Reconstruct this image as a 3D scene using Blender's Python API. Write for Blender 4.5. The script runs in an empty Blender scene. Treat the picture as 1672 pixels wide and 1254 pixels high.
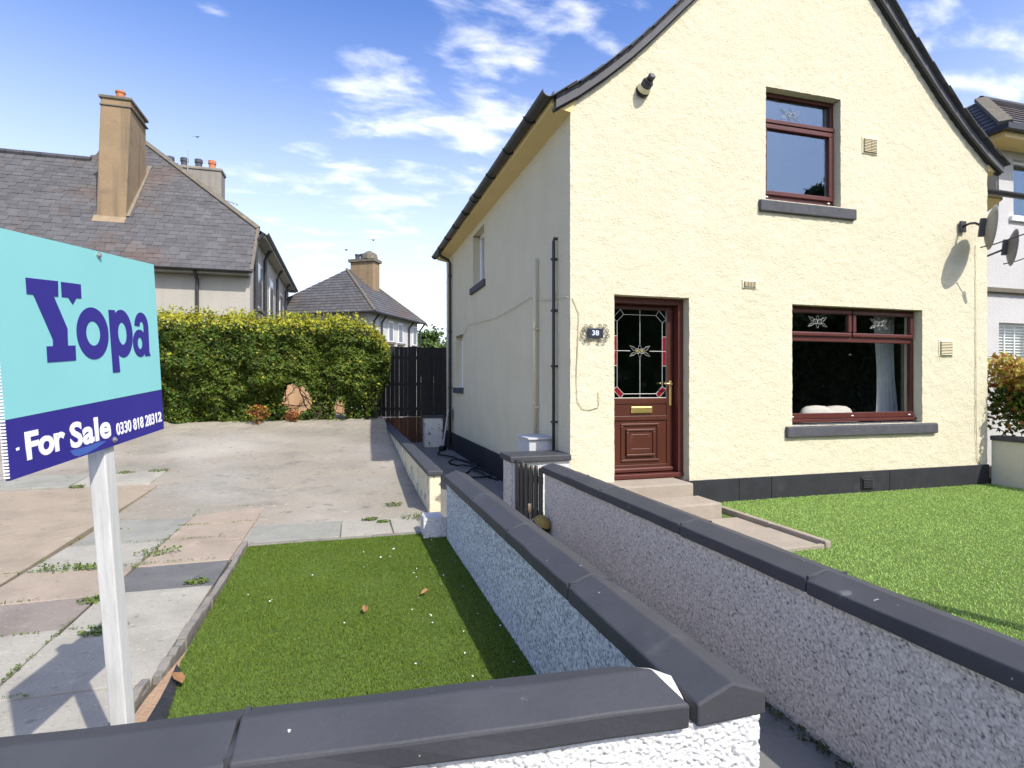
import bpy, bmesh, math, random
import numpy as np
from mathutils import Vector, Matrix, Quaternion

S = bpy.context.scene
COL = S.collection
rnd = random.Random(7)
RNG = np.random.default_rng(11)
R = math.radians

# ------------------------------------------------------------------ camera
cam_d = bpy.data.cameras.new("camera"); cam = bpy.data.objects.new("camera", cam_d); COL.objects.link(cam)
cam.location = (0, 0, 0); cam.rotation_euler = (R(90), 0, R(-16.3))
cam_d.sensor_width = 36; cam_d.lens = 926/1672*36; cam_d.shift_y = -0.0006
cam_d.clip_start = 0.02; cam_d.clip_end = 2000
S.camera = cam

# ------------------------------------------------------------------ light
SUN = Vector((0.37, -0.84, 1.0)).normalized()
elev = math.asin(SUN.z); azim = math.atan2(SUN.x, SUN.y)
sl = bpy.data.lights.new("sun", 'SUN'); so = bpy.data.objects.new("sun", sl); COL.objects.link(so)
sl.energy = 2.85; sl.angle = R(0.5); sl.color = (1.0, 0.95, 0.87)
so.rotation_euler = SUN.to_track_quat('Z', 'Y').to_euler(); so.location = (6, -10, 20)

S.view_settings.view_transform = 'Standard'; S.view_settings.look = 'None'
S.view_settings.gamma = 1; S.view_settings.use_curve_mapping = False
S.view_settings.exposure = 0.95

W = bpy.data.worlds.new("World"); S.world = W; W.use_nodes = True
def world():
    nt = W.node_tree; nt.nodes.clear(); N = nt.nodes.new; L = nt.links.new
    out = N('ShaderNodeOutputWorld'); bg = N('ShaderNodeBackground'); L(bg.outputs[0], out.inputs[0])
    bg.inputs[1].default_value = 0.15
    sky = N('ShaderNodeTexSky'); sky.sky_type = 'NISHITA'; sky.sun_disc = False
    sky.sun_elevation = elev; sky.sun_rotation = azim; sky.air_density = 1.0; sky.dust_density = 1.6; sky.ozone_density = 1.2
    hs = N('ShaderNodeHueSaturation'); hs.inputs['Hue'].default_value = 0.515
    hs.inputs['Saturation'].default_value = 1.30; hs.inputs['Value'].default_value = 0.97
    L(sky.outputs[0], hs.inputs['Color'])
    tc = N('ShaderNodeTexCoord'); sep = N('ShaderNodeSeparateXYZ'); L(tc.outputs['Generated'], sep.inputs[0])
    def math_(op, a, b=None, c=None, clamp=False):
        m = N('ShaderNodeMath'); m.operation = op; m.use_clamp = clamp
        for i, v in enumerate((a, b, c)):
            if v is None: continue
            if isinstance(v, (int, float)): m.inputs[i].default_value = v
            else: L(v, m.inputs[i])
        return m.outputs[0]
    den = math_('MAXIMUM', math_('ADD', sep.outputs[2], 0.22), 0.05)
    px = math_('DIVIDE', sep.outputs[0], den); py = math_('DIVIDE', sep.outputs[1], den)
    cmb = N('ShaderNodeCombineXYZ'); L(px, cmb.inputs[0]); L(py, cmb.inputs[1])
    def noise(scale, det, rough, vec, dist=0.0):
        n = N('ShaderNodeTexNoise'); n.inputs['Scale'].default_value = scale; n.inputs['Detail'].default_value = det
        n.inputs['Roughness'].default_value = rough; n.inputs['Distortion'].default_value = dist
        L(vec, n.inputs['Vector']); return n.outputs[0]
    mp = N('ShaderNodeMapping'); L(cmb.outputs[0], mp.inputs[0]); mp.inputs['Rotation'].default_value = (0, 0, R(16))
    mp.inputs['Scale'].default_value = (0.75, 1.35, 1); mp.inputs['Location'].default_value = (3.1, 1.7, 0.4)
    n1 = noise(7.0, 10, 0.56, mp.outputs[0], 0.25)
    # banks of cloud: centre direction, angular spread, weight
    acc = None
    for (d, k, w) in CLOUDS:
        dp = N('ShaderNodeVectorMath'); dp.operation = 'DISTANCE'
        sc = N('ShaderNodeVectorMath'); sc.operation = 'MULTIPLY'; L(tc.outputs['Generated'], sc.inputs[0]); sc.inputs[1].default_value = (1, 1, 1.9)
        L(sc.outputs[0], dp.inputs[0]); dp.inputs[1].default_value = (d[0], d[1], d[2]*1.9)
        g = math_('MULTIPLY', math_('POWER', 2.718, math_('MULTIPLY', math_('POWER', math_('DIVIDE', dp.outputs['Value'], k), 2.0), -1.0)), w)
        acc = g if acc is None else math_('ADD', acc, g)
    n2 = noise(14.0, 6, 0.6, mp.outputs[0], 0.2)
    val = math_('ADD', math_('ADD', n1, math_('MULTIPLY', math_('SUBTRACT', n2, 0.5), 0.22)), acc)
    mr = N('ShaderNodeMapRange'); mr.interpolation_type = 'SMOOTHSTEP'; L(val, mr.inputs[0])
    mr.inputs[1].default_value = 0.57; mr.inputs[2].default_value = 1.02; mr.inputs[3].default_value = 0; mr.inputs[4].default_value = 0.74
    cl = N('ShaderNodeMix'); cl.data_type = 'RGBA'; L(mr.outputs[0], cl.inputs[0])
    # thin milky air towards the horizon
    hz = N('ShaderNodeMapRange'); hz.interpolation_type = 'SMOOTHSTEP'; L(sep.outputs[2], hz.inputs[0])
    hz.inputs[1].default_value = 0.60; hz.inputs[2].default_value = 0.0; hz.inputs[3].default_value = 0.0; hz.inputs[4].default_value = 0.72
    hm = N('ShaderNodeMix'); hm.data_type = 'RGBA'; L(hz.outputs[0], hm.inputs[0]); L(hs.outputs[0], hm.inputs[6])
    hm.inputs[7].default_value = HAZE_COL
    L(hm.outputs[2], cl.inputs[6]); cl.inputs[7].default_value = CLOUD_COL
    L(cl.outputs[2], bg.inputs[0])
def _dir(px, py):
    u = (px-836)/926; v = (626-py)/926; s, c = math.sin(R(16.3)), math.cos(R(16.3))
    return Vector((s+c*u, c-s*u, v)).normalized()
CLOUDS = [(_dir(600, 125), .085, .30), (_dir(790, 200), .13, .27), (_dir(550, 268), .12, .26), (_dir(300, 150), .05, .2), (_dir(860, 45), .12, .25),
          (_dir(1660, 60), .25, .20), (_dir(360, 20), .05, .16), (_dir(180, 10), .05, .16), (_dir(400, 280), .06, .16), (_dir(560, 480), .25, .14),
          (_dir(200, 120), .28, -.22), (_dir(900, 130), .06, -.08)]
HAZE_COL = (4.75, 4.95, 5.3, 1); CLOUD_COL = (6.5, 6.4, 6.25, 1)
world()

# ------------------------------------------------------------------ numpy noise
_T = RNG.random((256, 256)).astype(np.float64)
def vnoise(u, v, s, seed=0):
    u = np.asarray(u)*s+seed*17.31; v = np.asarray(v)*s+seed*7.77
    iu = np.floor(u).astype(int); iv = np.floor(v).astype(int); fu = u-iu; fv = v-iv
    fu = fu*fu*(3-2*fu); fv = fv*fv*(3-2*fv)
    g = lambda a, b: _T[a & 255, b & 255]
    return (g(iu, iv)*(1-fu)+g(iu+1, iv)*fu)*(1-fv)+(g(iu, iv+1)*(1-fu)+g(iu+1, iv+1)*fu)*fv
def fbm(u, v, s, o=3, seed=0):
    r = 0; a = 1; t = 0
    for k in range(o):
        r = r+a*vnoise(u, v, s*2**k, seed+k*3); t += a; a *= .5
    return r/t-.5

# ------------------------------------------------------------------ objects
WL = {}
def props(o, label=None, cat=None, group=None, kind=None):
    if label: o['label'] = label
    if cat: o['category'] = cat
    if group: o['group'] = group
    if kind: o['kind'] = kind
    return o
def thing(name, label, cat, loc, group=None):
    o = bpy.data.objects.new(name, None); COL.objects.link(o); o.location = loc; o.empty_display_size = .1
    WL[o.name] = Vector(loc); return props(o, label, cat, group)
def place(o, wl, parent=None):
    COL.objects.link(o); wl = Vector(wl)
    if parent is not None:
        o.parent = parent; o.location = wl-WL[parent.name]
    else: o.location = wl
    WL[o.name] = wl; return o
class MB:
    def __init__(s): s.v = []; s.f = []; s.m = []
    def add(s, vs, fs, mi=0):
        b = len(s.v); s.v += [tuple(p) for p in vs]
        s.f += [tuple(b+i for i in f) for f in fs]; s.m += [mi]*len(fs)
        return s
    def hexa(s, p, mi=0): # 8 points: bottom 4 ccw, top 4 ccw
        return s.add(p, [(3, 2, 1, 0), (4, 5, 6, 7), (0, 1, 5, 4), (1, 2, 6, 5), (2, 3, 7, 6), (3, 0, 4, 7)], mi)
    def box(s, x0, x1, y0, y1, z0, z1, mi=0):
        return s.hexa([(x0, y0, z0), (x1, y0, z0), (x1, y1, z0), (x0, y1, z0), (x0, y0, z1), (x1, y0, z1), (x1, y1, z1), (x0, y1, z1)], mi)
    def obox(s, c, ax, ay, az, mi=0): # centre and half-axis vectors
        c, ax, ay, az = map(Vector, (c, ax, ay, az))
        return s.hexa([c-ax-ay-az, c+ax-ay-az, c+ax+ay-az, c-ax+ay-az, c-ax-ay+az, c+ax-ay+az, c+ax+ay+az, c-ax+ay+az], mi)
    def prism(s, poly, a, mi=0): # polygon (3d points) extruded by vector a
        n = len(poly); a = Vector(a); q = [Vector(p) for p in poly]
        vs = q+[p+a for p in q]
        fs = [tuple(range(n-1, -1, -1)), tuple(range(n, 2*n))]+[(i, (i+1) % n, n+(i+1) % n, n+i) for i in range(n)]
        return s.add(vs, fs, mi)
    def tube(s, pts, r, n=6, mi=0, closed=False):
        pts = [Vector(p) for p in pts]; k = len(pts); rings = []
        rr = r if isinstance(r, (list, tuple)) else [r]*k
        for i, p in enumerate(pts):
            if closed: t = pts[(i+1) % k]-pts[i-1]
            else: t = pts[min(i+1, k-1)]-pts[max(i-1, 0)]
            t = t.normalized() if t.length > 1e-9 else Vector((0, 0, 1))
            a = t.cross(Vector((0, 0, 1)));
            if a.length < .05: a = t.cross(Vector((0, 1, 0)))
            a.normalize(); b = t.cross(a)
            rings.append([p+(a*math.cos(2*math.pi*j/n)+b*math.sin(2*math.pi*j/n))*rr[i] for j in range(n)])
        vs = [q for g in rings for q in g]; fs = []
        for i in range(k if closed else k-1):
            i2 = (i+1) % k
            for j in range(n): fs.append((i*n+j, i*n+(j+1) % n, i2*n+(j+1) % n, i2*n+j))
        if not closed: fs += [tuple(range(n-1, -1, -1)), tuple(range((k-1)*n, k*n))]
        return s.add(vs, fs, mi)
    def lathe(s, prof, c, axis=(0, 0, 1), n=16, mi=0):
        ax = Vector(axis).normalized(); a = ax.cross(Vector((0, 0, 1)))
        if a.length < .05: a = Vector((1, 0, 0))
        a.normalize(); b = ax.cross(a); c = Vector(c); vs = []; k = len(prof)
        for (r, h) in prof:
            for j in range(n): vs.append(c+ax*h+(a*math.cos(2*math.pi*j/n)+b*math.sin(2*math.pi*j/n))*r)
        fs = [(i*n+j, i*n+(j+1) % n, (i+1)*n+(j+1) % n, (i+1)*n+j) for i in range(k-1) for j in range(n)]
        fs += [tuple(range(n-1, -1, -1)), tuple(range((k-1)*n, k*n))]
        return s.add(vs, fs, mi)
    def mesh(s, name, mats, org=(0, 0, 0), smooth=False, fix=True):
        me = bpy.data.meshes.new(name); o = Vector(org)
        me.from_pydata([tuple(Vector(p)-o) for p in s.v], [], s.f)
        for m in (mats if isinstance(mats, (list, tuple)) else [mats]): me.materials.append(m)
        if any(s.m): me.polygons.foreach_set('material_index', s.m)
        if fix:
            bm = bmesh.new(); bm.from_mesh(me); bmesh.ops.recalc_face_normals(bm, faces=bm.faces); bm.to_mesh(me); bm.free()
        if smooth: me.polygons.foreach_set('use_smooth', [True]*len(me.polygons))
        me.update(); return me
    def build(s, name, mats, parent=None, smooth=False, bevel=0, label=None, cat=None, group=None, kind=None, fix=True, seg=2):
        a = np.array(s.v); lo, hi = a.min(0), a.max(0); org = ((lo[0]+hi[0])/2, (lo[1]+hi[1])/2, lo[2])
        o = bpy.data.objects.new(name, s.mesh(name, mats, org, smooth, fix)); place(o, org, parent)
        if bevel:
            b = o.modifiers.new('bevel', 'BEVEL'); b.width = bevel; b.segments = seg; b.limit_method = 'ANGLE'; b.angle_limit = R(35)
        return props(o, label, cat, group, kind)
def np_obj(name, V, F, mats, parent=None, smooth=True, kind=None, label=None, cat=None, group=None, attr=None, mi=None):
    V = np.asarray(V, dtype=np.float64); lo, hi = V.min(0), V.max(0); org = np.array([(lo[0]+hi[0])/2, (lo[1]+hi[1])/2, lo[2]])
    me = bpy.data.meshes.new(name); F = np.asarray(F); n, k = F.shape
    me.vertices.add(len(V)); me.vertices.foreach_set('co', (V-org).astype(np.float32).ravel())
    me.loops.add(n*k); me.loops.foreach_set('vertex_index', F.astype(np.int32).ravel())
    me.polygons.add(n); me.polygons.foreach_set('loop_start', np.arange(0, n*k, k, dtype=np.int32))
    me.polygons.foreach_set('loop_total', np.full(n, k, dtype=np.int32))
    for m in (mats if isinstance(mats, (list, tuple)) else [mats]): me.materials.append(m)
    if mi is not None: me.polygons.foreach_set('material_index', np.asarray(mi, dtype=np.int32))
    me.polygons.foreach_set('use_smooth', np.full(n, bool(smooth)))
    me.update(calc_edges=True)
    if attr is not None:
        at = me.attributes.new('tone', 'FLOAT', 'POINT'); at.data.foreach_set('value', np.asarray(attr, dtype=np.float32))
    o = bpy.data.objects.new(name, me); place(o, org, parent); return props(o, label, cat, group, kind)
def inst(mesh, name, parent, loc, rot=None, scale=None):
    o = bpy.data.objects.new(name, mesh); place(o, loc, parent)
    if rot is not None:
        o.rotation_mode = 'QUATERNION'; o.rotation_quaternion = rot
    if scale is not None: o.scale = scale
    return o

# ------------------------------------------------------------------ materials
def mat(name, c1, c2=None, s=4, det=5, rough=.85, bump=None, speck=None, stain=None, isl=0, obj=0, spec=.3, metal=0, attr=None, streak=None, hue=0, coat=0, trans=0, wave=None):
    m = bpy.data.materials.new(name); m.use_nodes = True; nt = m.node_tree; nt.nodes.clear(); N = nt.nodes.new; L = nt.links.new
    out = N('ShaderNodeOutputMaterial'); p = N('ShaderNodeBsdfPrincipled'); L(p.outputs[0], out.inputs[0])
    p.inputs['Roughness'].default_value = rough; p.inputs['Metallic'].default_value = metal; p.inputs['Specular IOR Level'].default_value = spec
    if coat: p.inputs['Coat Weight'].default_value = coat; p.inputs['Coat Roughness'].default_value = .12
    geo = N('ShaderNodeNewGeometry'); pos = geo.outputs['Position']
    def noise(scale, detail=4, ro=.55, vec=None):
        n = N('ShaderNodeTexNoise'); n.inputs['Scale'].default_value = scale; n.inputs['Detail'].default_value = detail; n.inputs['Roughness'].default_value = ro
        L(vec or pos, n.inputs['Vector']); return n.outputs[0]
    def rng(v, a, b, c=0, d=1):
        r = N('ShaderNodeMapRange'); L(v, r.inputs[0]); r.inputs[1].default_value = a; r.inputs[2].default_value = b; r.inputs[3].default_value = c; r.inputs[4].default_value = d; return r.outputs[0]
    def mix(f, a, b):
        x = N('ShaderNodeMix'); x.data_type = 'RGBA'
        if isinstance(f, float): x.inputs[0].default_value = f
        else: L(f, x.inputs[0])
        for i, c in ((6, a), (7, b)):
            if isinstance(c, tuple): x.inputs[i].default_value = (*c[:3], 1)
            else: L(c, x.inputs[i])
        return x.outputs[2]
    col = mix(rng(noise(s, det), .3, .7), c1, c2 or c1)
    if attr: # colour per pebble: list of (pos, colour)
        at = N('ShaderNodeAttribute'); at.attribute_name = 'tone'; cr = N('ShaderNodeValToRGB'); L(at.outputs['Fac'], cr.inputs[0])
        e = cr.color_ramp.elements
        while len(e) < len(attr): e.new(.5)
        for i, (q, c) in enumerate(attr): e[i].position = q; e[i].color = (*c, 1)
        col = mix(.22, cr.outputs[0], col)
    if stain:
        for (sc, lo, hi, c) in stain: col = mix(rng(noise(sc, 6, .6), lo, hi), col, c)
    if streak: # rain streaks: noise stretched vertically
        sc, lo, hi, c = streak; mp = N('ShaderNodeMapping'); L(pos, mp.inputs[0]); mp.inputs['Scale'].default_value = (1, 1, .06)
        col = mix(rng(noise(sc, 4, .6, mp.outputs[0]), lo, hi), col, c)
    if speck:
        for (sc, lo, hi, c) in speck: col = mix(rng(noise(sc, 2, .5), lo, hi), col, c)
    if wave: # wood grain
        ax, sc, c, amt = wave; mp = N('ShaderNodeMapping'); L(pos, mp.inputs[0]); v = [sc, sc, sc]; v[ax] = sc*.04; mp.inputs['Scale'].default_value = v
        col = mix(rng(noise(1, 6, .65, mp.outputs[0]), .35, .75, 0, amt), col, c)
    if isl or obj or hue:
        h = N('ShaderNodeHueSaturation'); L(col, h.inputs['Color']); oi = N('ShaderNodeObjectInfo')
        a = N('ShaderNodeMath'); a.operation = 'ADD'; L(geo.outputs['Random Per Island'], a.inputs[0]); L(oi.outputs['Random'], a.inputs[1])
        fr = N('ShaderNodeMath'); fr.operation = 'FRACT'; L(a.outputs[0] if (isl and obj) else (oi.outputs['Random'] if obj else geo.outputs['Random Per Island']), fr.inputs[0])
        k = isl or obj; L(rng(fr.outputs[0], 0, 1, 1-k, 1+k), h.inputs['Value'])
        if hue:
            m2 = N('ShaderNodeMath'); m2.operation = 'MULTIPLY'; L(fr.outputs[0], m2.inputs[0]); m2.inputs[1].default_value = 7.31
            f2 = N('ShaderNodeMath'); f2.operation = 'FRACT'; L(m2.outputs[0], f2.inputs[0]); L(rng(f2.outputs[0], 0, 1, .5-hue, .5+hue), h.inputs['Hue'])
        col = h.outputs[0]
    L(col, p.inputs['Base Color'])
    if bump:
        prev = None
        for (sc, dist, detail) in bump:
            b = N('ShaderNodeBump'); b.inputs['Strength'].default_value = 1; b.inputs['Distance'].default_value = dist
            L(noise(sc, detail, .6), b.inputs['Height'])
            if prev: L(prev, b.inputs['Normal'])
            prev = b.outputs[0]
        L(prev, p.inputs['Normal'])
    if trans: # thin leaves let light through
        t = N('ShaderNodeBsdfTranslucent'); L(col, t.inputs[0]); ms = N('ShaderNodeMixShader'); ms.inputs[0].default_value = trans
        L(p.outputs[0], ms.inputs[1]); L(t.outputs[0], ms.inputs[2]); L(ms.outputs[0], out.inputs[0])
    return m
def glass(name, refl=.12, tint=(1, 1, 1), rough=0.0, wob=0.0, gl=(.93, .96, 1)):
    m = bpy.data.materials.new(name); m.use_nodes = True; nt = m.node_tree; nt.nodes.clear(); N = nt.nodes.new; L = nt.links.new
    out = N('ShaderNodeOutputMaterial'); t = N('ShaderNodeBsdfTransparent'); t.inputs[0].default_value = (*tint, 1)
    g = N('ShaderNodeBsdfGlossy'); g.inputs['Roughness'].default_value = rough; g.inputs[0].default_value = (*gl, 1)
    lw = N('ShaderNodeLayerWeight'); lw.inputs[0].default_value = .5; pw = N('ShaderNodeMath'); pw.operation = 'POWER'; L(lw.outputs['Facing'], pw.inputs[0]); pw.inputs[1].default_value = 5; mr = N('ShaderNodeMapRange'); L(pw.outputs[0], mr.inputs[0])
    mr.inputs[1].default_value = 0; mr.inputs[2].default_value = 1; mr.inputs[3].default_value = refl; mr.inputs[4].default_value = 1
    if wob:
        b = N('ShaderNodeBump'); b.inputs['Distance'].default_value = wob; n = N('ShaderNodeTexNoise'); n.inputs['Scale'].default_value = 2.2; n.inputs['Detail'].default_value = 1
        ge = N('ShaderNodeNewGeometry'); L(ge.outputs['Position'], n.inputs['Vector']); L(n.outputs[0], b.inputs['Height']); L(b.outputs[0], g.inputs['Normal'])
    x = N('ShaderNodeMixShader'); L(mr.outputs[0], x.inputs[0]); L(t.outputs[0], x.inputs[1]); L(g.outputs[0], x.inputs[2]); L(x.outputs[0], out.inputs[0])
    return m

CREAM = mat('cream_roughcast', (.64, .595, .445), (.60, .555, .405), s=2.2, bump=[(30, .008, 2), (75, .0085, 3)], streak=(2.6, .60, .85, (.60, .53, .36)), speck=[(55, .68, .78, (.44, .37, .23))], stain=[(.9, .55, .85, (.61, .56, .41))], rough=.95, spec=.1)
CREAMS = mat('cream_bounce_yellow', (.70, .56, .27), (.66, .52, .25), s=3, bump=[(20, .002, 3)], rough=.8)  # eaves cream; the yellow of bounced light is mixed into the colour
PLINTH = mat('dark_plinth_paint', (.020, .021, .025), (.030, .031, .036), s=5, bump=[(25, .003, 4)], rough=.7, stain=[(3, .6, .85, (.065, .065, .07))])
COPE = mat('dark_painted_coping', (.042, .044, .050), (.054, .056, .063), s=3.5, bump=[(60, .0012, 4), (9, .003, 3)], rough=.62, spec=.35, stain=[(6, .62, .8, (.085, .087, .09)), (22, .70, .78, (.12, .12, .12))], speck=[(26, .765, .78, (.42, .41, .39)), (7, .72, .76, (.13, .13, .125))])
SILL = mat('dark_sill_paint', (.058, .060, .070), (.085, .085, .095), s=9, bump=[(70, .003, 3)], rough=.75, speck=[(90, .66, .75, (.16, .16, .16))])
MAHOG = mat('mahogany_frame', (.080, .020, .015), (.105, .026, .018), s=3, rough=.38, spec=.5, wave=(2, 40, (.055, .012, .010), .5), bump=[(180, .0005, 3)])
MAHOGP = mat('mahogany_panel', (.062, .017, .009), (.082, .023, .012), s=3, rough=.36, spec=.5, wave=(2, 45, (.06, .014, .009), .6), bump=[(180, .0005, 3)])
WHITEP = mat('white_upvc', (.78, .79, .80), rough=.35, spec=.5)
BLACKP = mat('black_plastic_pipe', (.022, .022, .025), (.032, .032, .035), s=8, rough=.45, spec=.5, stain=[(5, .6, .9, (.06, .06, .06))])
SLATE = mat('slate_grey', (.080, .079, .082), (.108, .107, .109), s=1.6, rough=.8, isl=.15, obj=.13, hue=.015, bump=[(40, .003, 3)], stain=[(.55, .52, .74, (.125, .082, .060)), (14, .72, .82, (.25, .24, .225))])
SLATED = mat('slate_dark', (.05, .052, .06), (.075, .075, .083), s=3, rough=.75, isl=.2, obj=.2, bump=[(30, .003, 3)])
VERGE = mat('verge_board_grey', (.085, .085, .095), (.105, .105, .115), s=5, rough=.7, bump=[(30, .002, 3)])
HARLG = mat('grey_harl', (.42, .40, .35), (.36, .34, .30), s=1.3, rough=.95, bump=[(30, .008, 3)], streak=(3, .5, .8, (.36, .34, .30)))
HARLW = mat('white_harl', (.52, .515, .515), (.46, .455, .455), s=1.5, rough=.95, bump=[(35, .007, 3)], streak=(4, .55, .85, (.46, .45, .44)))
CHIM = mat('buff_chimney_render', (.29, .21, .125), (.25, .18, .11), s=1.8, rough=.95, bump=[(20, .010, 4)], streak=(3.5, .52, .75, (.16, .125, .085)), stain=[(2.5, .55, .75, (.185, .14, .095)), (9, .66, .74, (.14, .12, .09))])
CHIMG = mat('grey_chimney_render', (.27, .25, .215), (.22, .205, .18), s=2, rough=.95, bump=[(20, .01, 4)], streak=(4, .5, .8, (.16, .15, .13)))
CAP = mat('lichened_cap_stone', (.17, .15, .115), (.12, .11, .09), s=5, rough=.95, bump=[(25, .008, 4)], stain=[(6, .6, .75, (.36, .26, .08))])
TERRA = mat('terracotta_pot', (.48, .185, .085), (.42, .155, .07), s=6, rough=.8)
DPOT = mat('dark_glazed_pot', (.055, .06, .075), (.08, .08, .09), s=6, rough=.5)
CONC = mat('weathered_concrete', (.305, .275, .215), (.245, .22, .175), s=.9, rough=.95, bump=[(70, .003, 4), (7, .010, 4)], stain=[(.45, .5, .72, (.30, .29, .255)), (2.8, .54, .72, (.185, .17, .14)), (1.1, .54, .70, (.21, .205, .165)), (.35, .5, .7, (.40, .37, .315))], speck=[(60, .66, .74, (.46, .41, .34)), (45, .64, .76, (.15, .13, .10)), (9, .64, .76, (.17, .15, .12)), (16, .66, .76, (.42, .38, .31))])
CONCD = mat('dark_path_concrete', (.20, .195, .18), (.15, .15, .14), s=1.2, rough=.95, bump=[(50, .004, 4)], stain=[(3, .55, .8, (.10, .105, .08))])  # darker, greyer concrete of the path and passage
def slabm(n, a, b): return mat(n, a, b, s=4.5, rough=.93, bump=[(90, .0022, 4), (10, .005, 4)], stain=[(2.2, .5, .75, tuple(x*.70 for x in a)), (5, .60, .76, tuple(min(1, x*1.18) for x in a))], speck=[(75, .63, .74, tuple(x*.55 for x in a)), (55, .66, .76, tuple(min(1, x*1.4) for x in a)), (13, .66, .74, tuple(x*.62 for x in a))])
SL_PINK = slabm('pink_slab', (.35, .285, .215), (.30, .25, .19)); SL_LIGHT = slabm('pale_slab', (.36, .34, .28), (.31, .29, .24))
SL_GREEN = slabm('greenish_slab', (.285, .28, .235), (.24, .24, .205)); SL_DARK = slabm('dark_slab', (.145, .145, .138), (.11, .11, .107)); SL_BROWN = slabm('brown_slab', (.25, .215, .18), (.21, .18, .15))
KERB = mat('old_kerb', (.24, .22, .185), (.17, .16, .14), s=7, rough=.95, bump=[(60, .004, 4), (12, .012, 4)], stain=[(5, .6, .8, (.10, .10, .075))])
STEP = mat('worn_concrete_step', (.34, .295, .235), (.285, .245, .195), s=4, rough=.95, bump=[(80, .003, 4), (12, .008, 4)], speck=[(160, .66, .74, (.26, .22, .17)), (130, .70, .78, (.62, .56, .46))])
SAND = mat('bare_sandy_earth', (.40, .27, .17), (.32, .22, .14), s=8, rough=1, bump=[(60, .012, 4)])
MEMB = mat('black_membrane', (.020, .021, .023), (.034, .034, .036), s=14, rough=.6, bump=[(18, .015, 3)], stain=[(20, .62, .75, (.09, .09, .09))])
EARTH = mat('earth_and_grass', (.06, .075, .03), (.09, .08, .045), s=.5, rough=1)
TAR = mat('tarmac', (.052, .052, .054), (.065, .065, .066), s=3, rough=.95, bump=[(160, .004, 2)])
MOSS = mat('dark_moss', (.035, .05, .018), (.05, .065, .022), s=30, rough=1, isl=.4); TURFB = mat('turf_backing', (.10, .15, .03), (.08, .125, .025), s=40, rough=.95)
TURF = mat('turf_blade', (.130, .195, .026), (.105, .165, .022), s=1.4, rough=.6, isl=.45, hue=.022, spec=.15, trans=.2)
TURF2 = mat('turf_blade_pale', (.38, .545, .155), (.335, .495, .13), s=.9, rough=.6, isl=.35, hue=.02, spec=.2, trans=.25)
PEBW = mat('white_pebbledash', (.66, .66, .645), (.60, .60, .585), s=4, rough=.85, attr=[(0, (.22, .215, .20)), (.05, (.56, .555, .54)), (1, (.70, .70, .69))], bump=[(260, .0015, 2)], speck=[(60, .72, .77, (.30, .29, .27))])
PEBB = mat('grey_white_pebbledash', (.50, .52, .54), (.42, .44, .46), s=3, rough=.8, attr=[(0, (.07, .08, .09)), (.06, (.10, .11, .12)), (.2, (.25, .27, .29)), (.55, (.50, .52, .54)), (1, (.74, .76, .78))], bump=[(260, .0015, 2)], spec=.4)
PEBG = mat('grey_pebbledash', (.50, .455, .395), (.42, .38, .33), s=1.2, rough=.85, attr=[(0, (.25, .235, .22)), (.06, (.06, .06, .06)), (.085, (.10, .10, .10)), (.10, (.42, .385, .34)), (1, (.80, .735, .655))], bump=[(260, .0015, 2)])
CREAMD = mat('flaking_cream_wall', (.66, .60, .42), (.58, .53, .38), s=3, rough=.95, bump=[(35, .006, 4)], stain=[(4, .56, .64, (.24, .22, .17)), (9, .60, .66, (.12, .12, .10)), (1.2, .50, .75, (.46, .45, .38))])
BWALL = mat('grey_cream_wall', (.60, .56, .46), (.52, .49, .41), s=2, rough=.95, bump=[(45, .007, 3)], speck=[(60, .68, .76, (.25, .23, .2))])
FENCE = mat('black_stained_board', (.012, .012, .013), (.020, .019, .019), s=6, rough=.7, obj=.25, wave=(2, 30, (.035, .032, .03), .5))
BROWNB = mat('brown_gravel_board', (.12, .055, .03), (.085, .042, .025), s=6, rough=.8, obj=.25, wave=(2, 30, (.04, .02, .012), .6))
TANB = mat('tan_fence_board', (.50, .32, .175), (.44, .28, .15), s=4, rough=.8, obj=.12, wave=(2, 30, (.36, .2, .1), .5))
GATE = mat('dark_gate_slat', (.085, .078, .062), (.10, .092, .074), s=6, rough=.75, obj=.25, wave=(2, 40, (.028, .025, .02), .6))
POSTW = mat('white_painted_timber', (.64, .64, .62), (.57, .57, .54), s=6, rough=.7, wave=(2, 60, (.40, .40, .37), .75), bump=[(160, .0005, 3)], stain=[(9, .68, .76, (.36, .35, .32))])
AQUA = mat('sign_aqua', (.24, .60, .605), (.255, .635, .635), s=3, rough=.45, spec=.4, stain=[(5, .6, .85, (.27, .585, .59))], speck=[(90, .74, .78, (.40, .66, .66))])
NAVY = mat('sign_indigo', (.030, .024, .225), (.036, .029, .245), s=3, rough=.5, spec=.2)
SWOOSH = mat('sign_blue', (.055, .12, .42), rough=.45, spec=.4)
SIGNW = mat('sign_white', (.86, .86, .87), rough=.5)
STEEL = mat('zinc_steel', (.45, .45, .46), rough=.4, metal=.8)
BRASS = mat('polished_brass', (.86, .66, .25), rough=.25, metal=.85, spec=.5)
LEAD = mat('lead_came', (.50, .50, .48), rough=.45, metal=.3)
REDG = mat('red_leaded_glass', (.17, .012, .02), rough=.12, spec=.6)
IRON = mat('verdigris_iron', (.17, .155, .11), (.12, .11, .08), s=30, rough=.6)
PLQ = mat('slate_plaque', (.022, .027, .042), rough=.4)
DIGIT = mat('pale_digit', (.55, .58, .68), rough=.5)
VENTM = mat('cream_plastic', (.76, .69, .48), rough=.5)
VENTD = mat('vent_gap_shade_brown', (.22, .17, .10), rough=.9); DARK = mat('vent_gap_shade_black', (.03, .03, .03), rough=.9)  # colours that carry the shade between vent louvres
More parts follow.
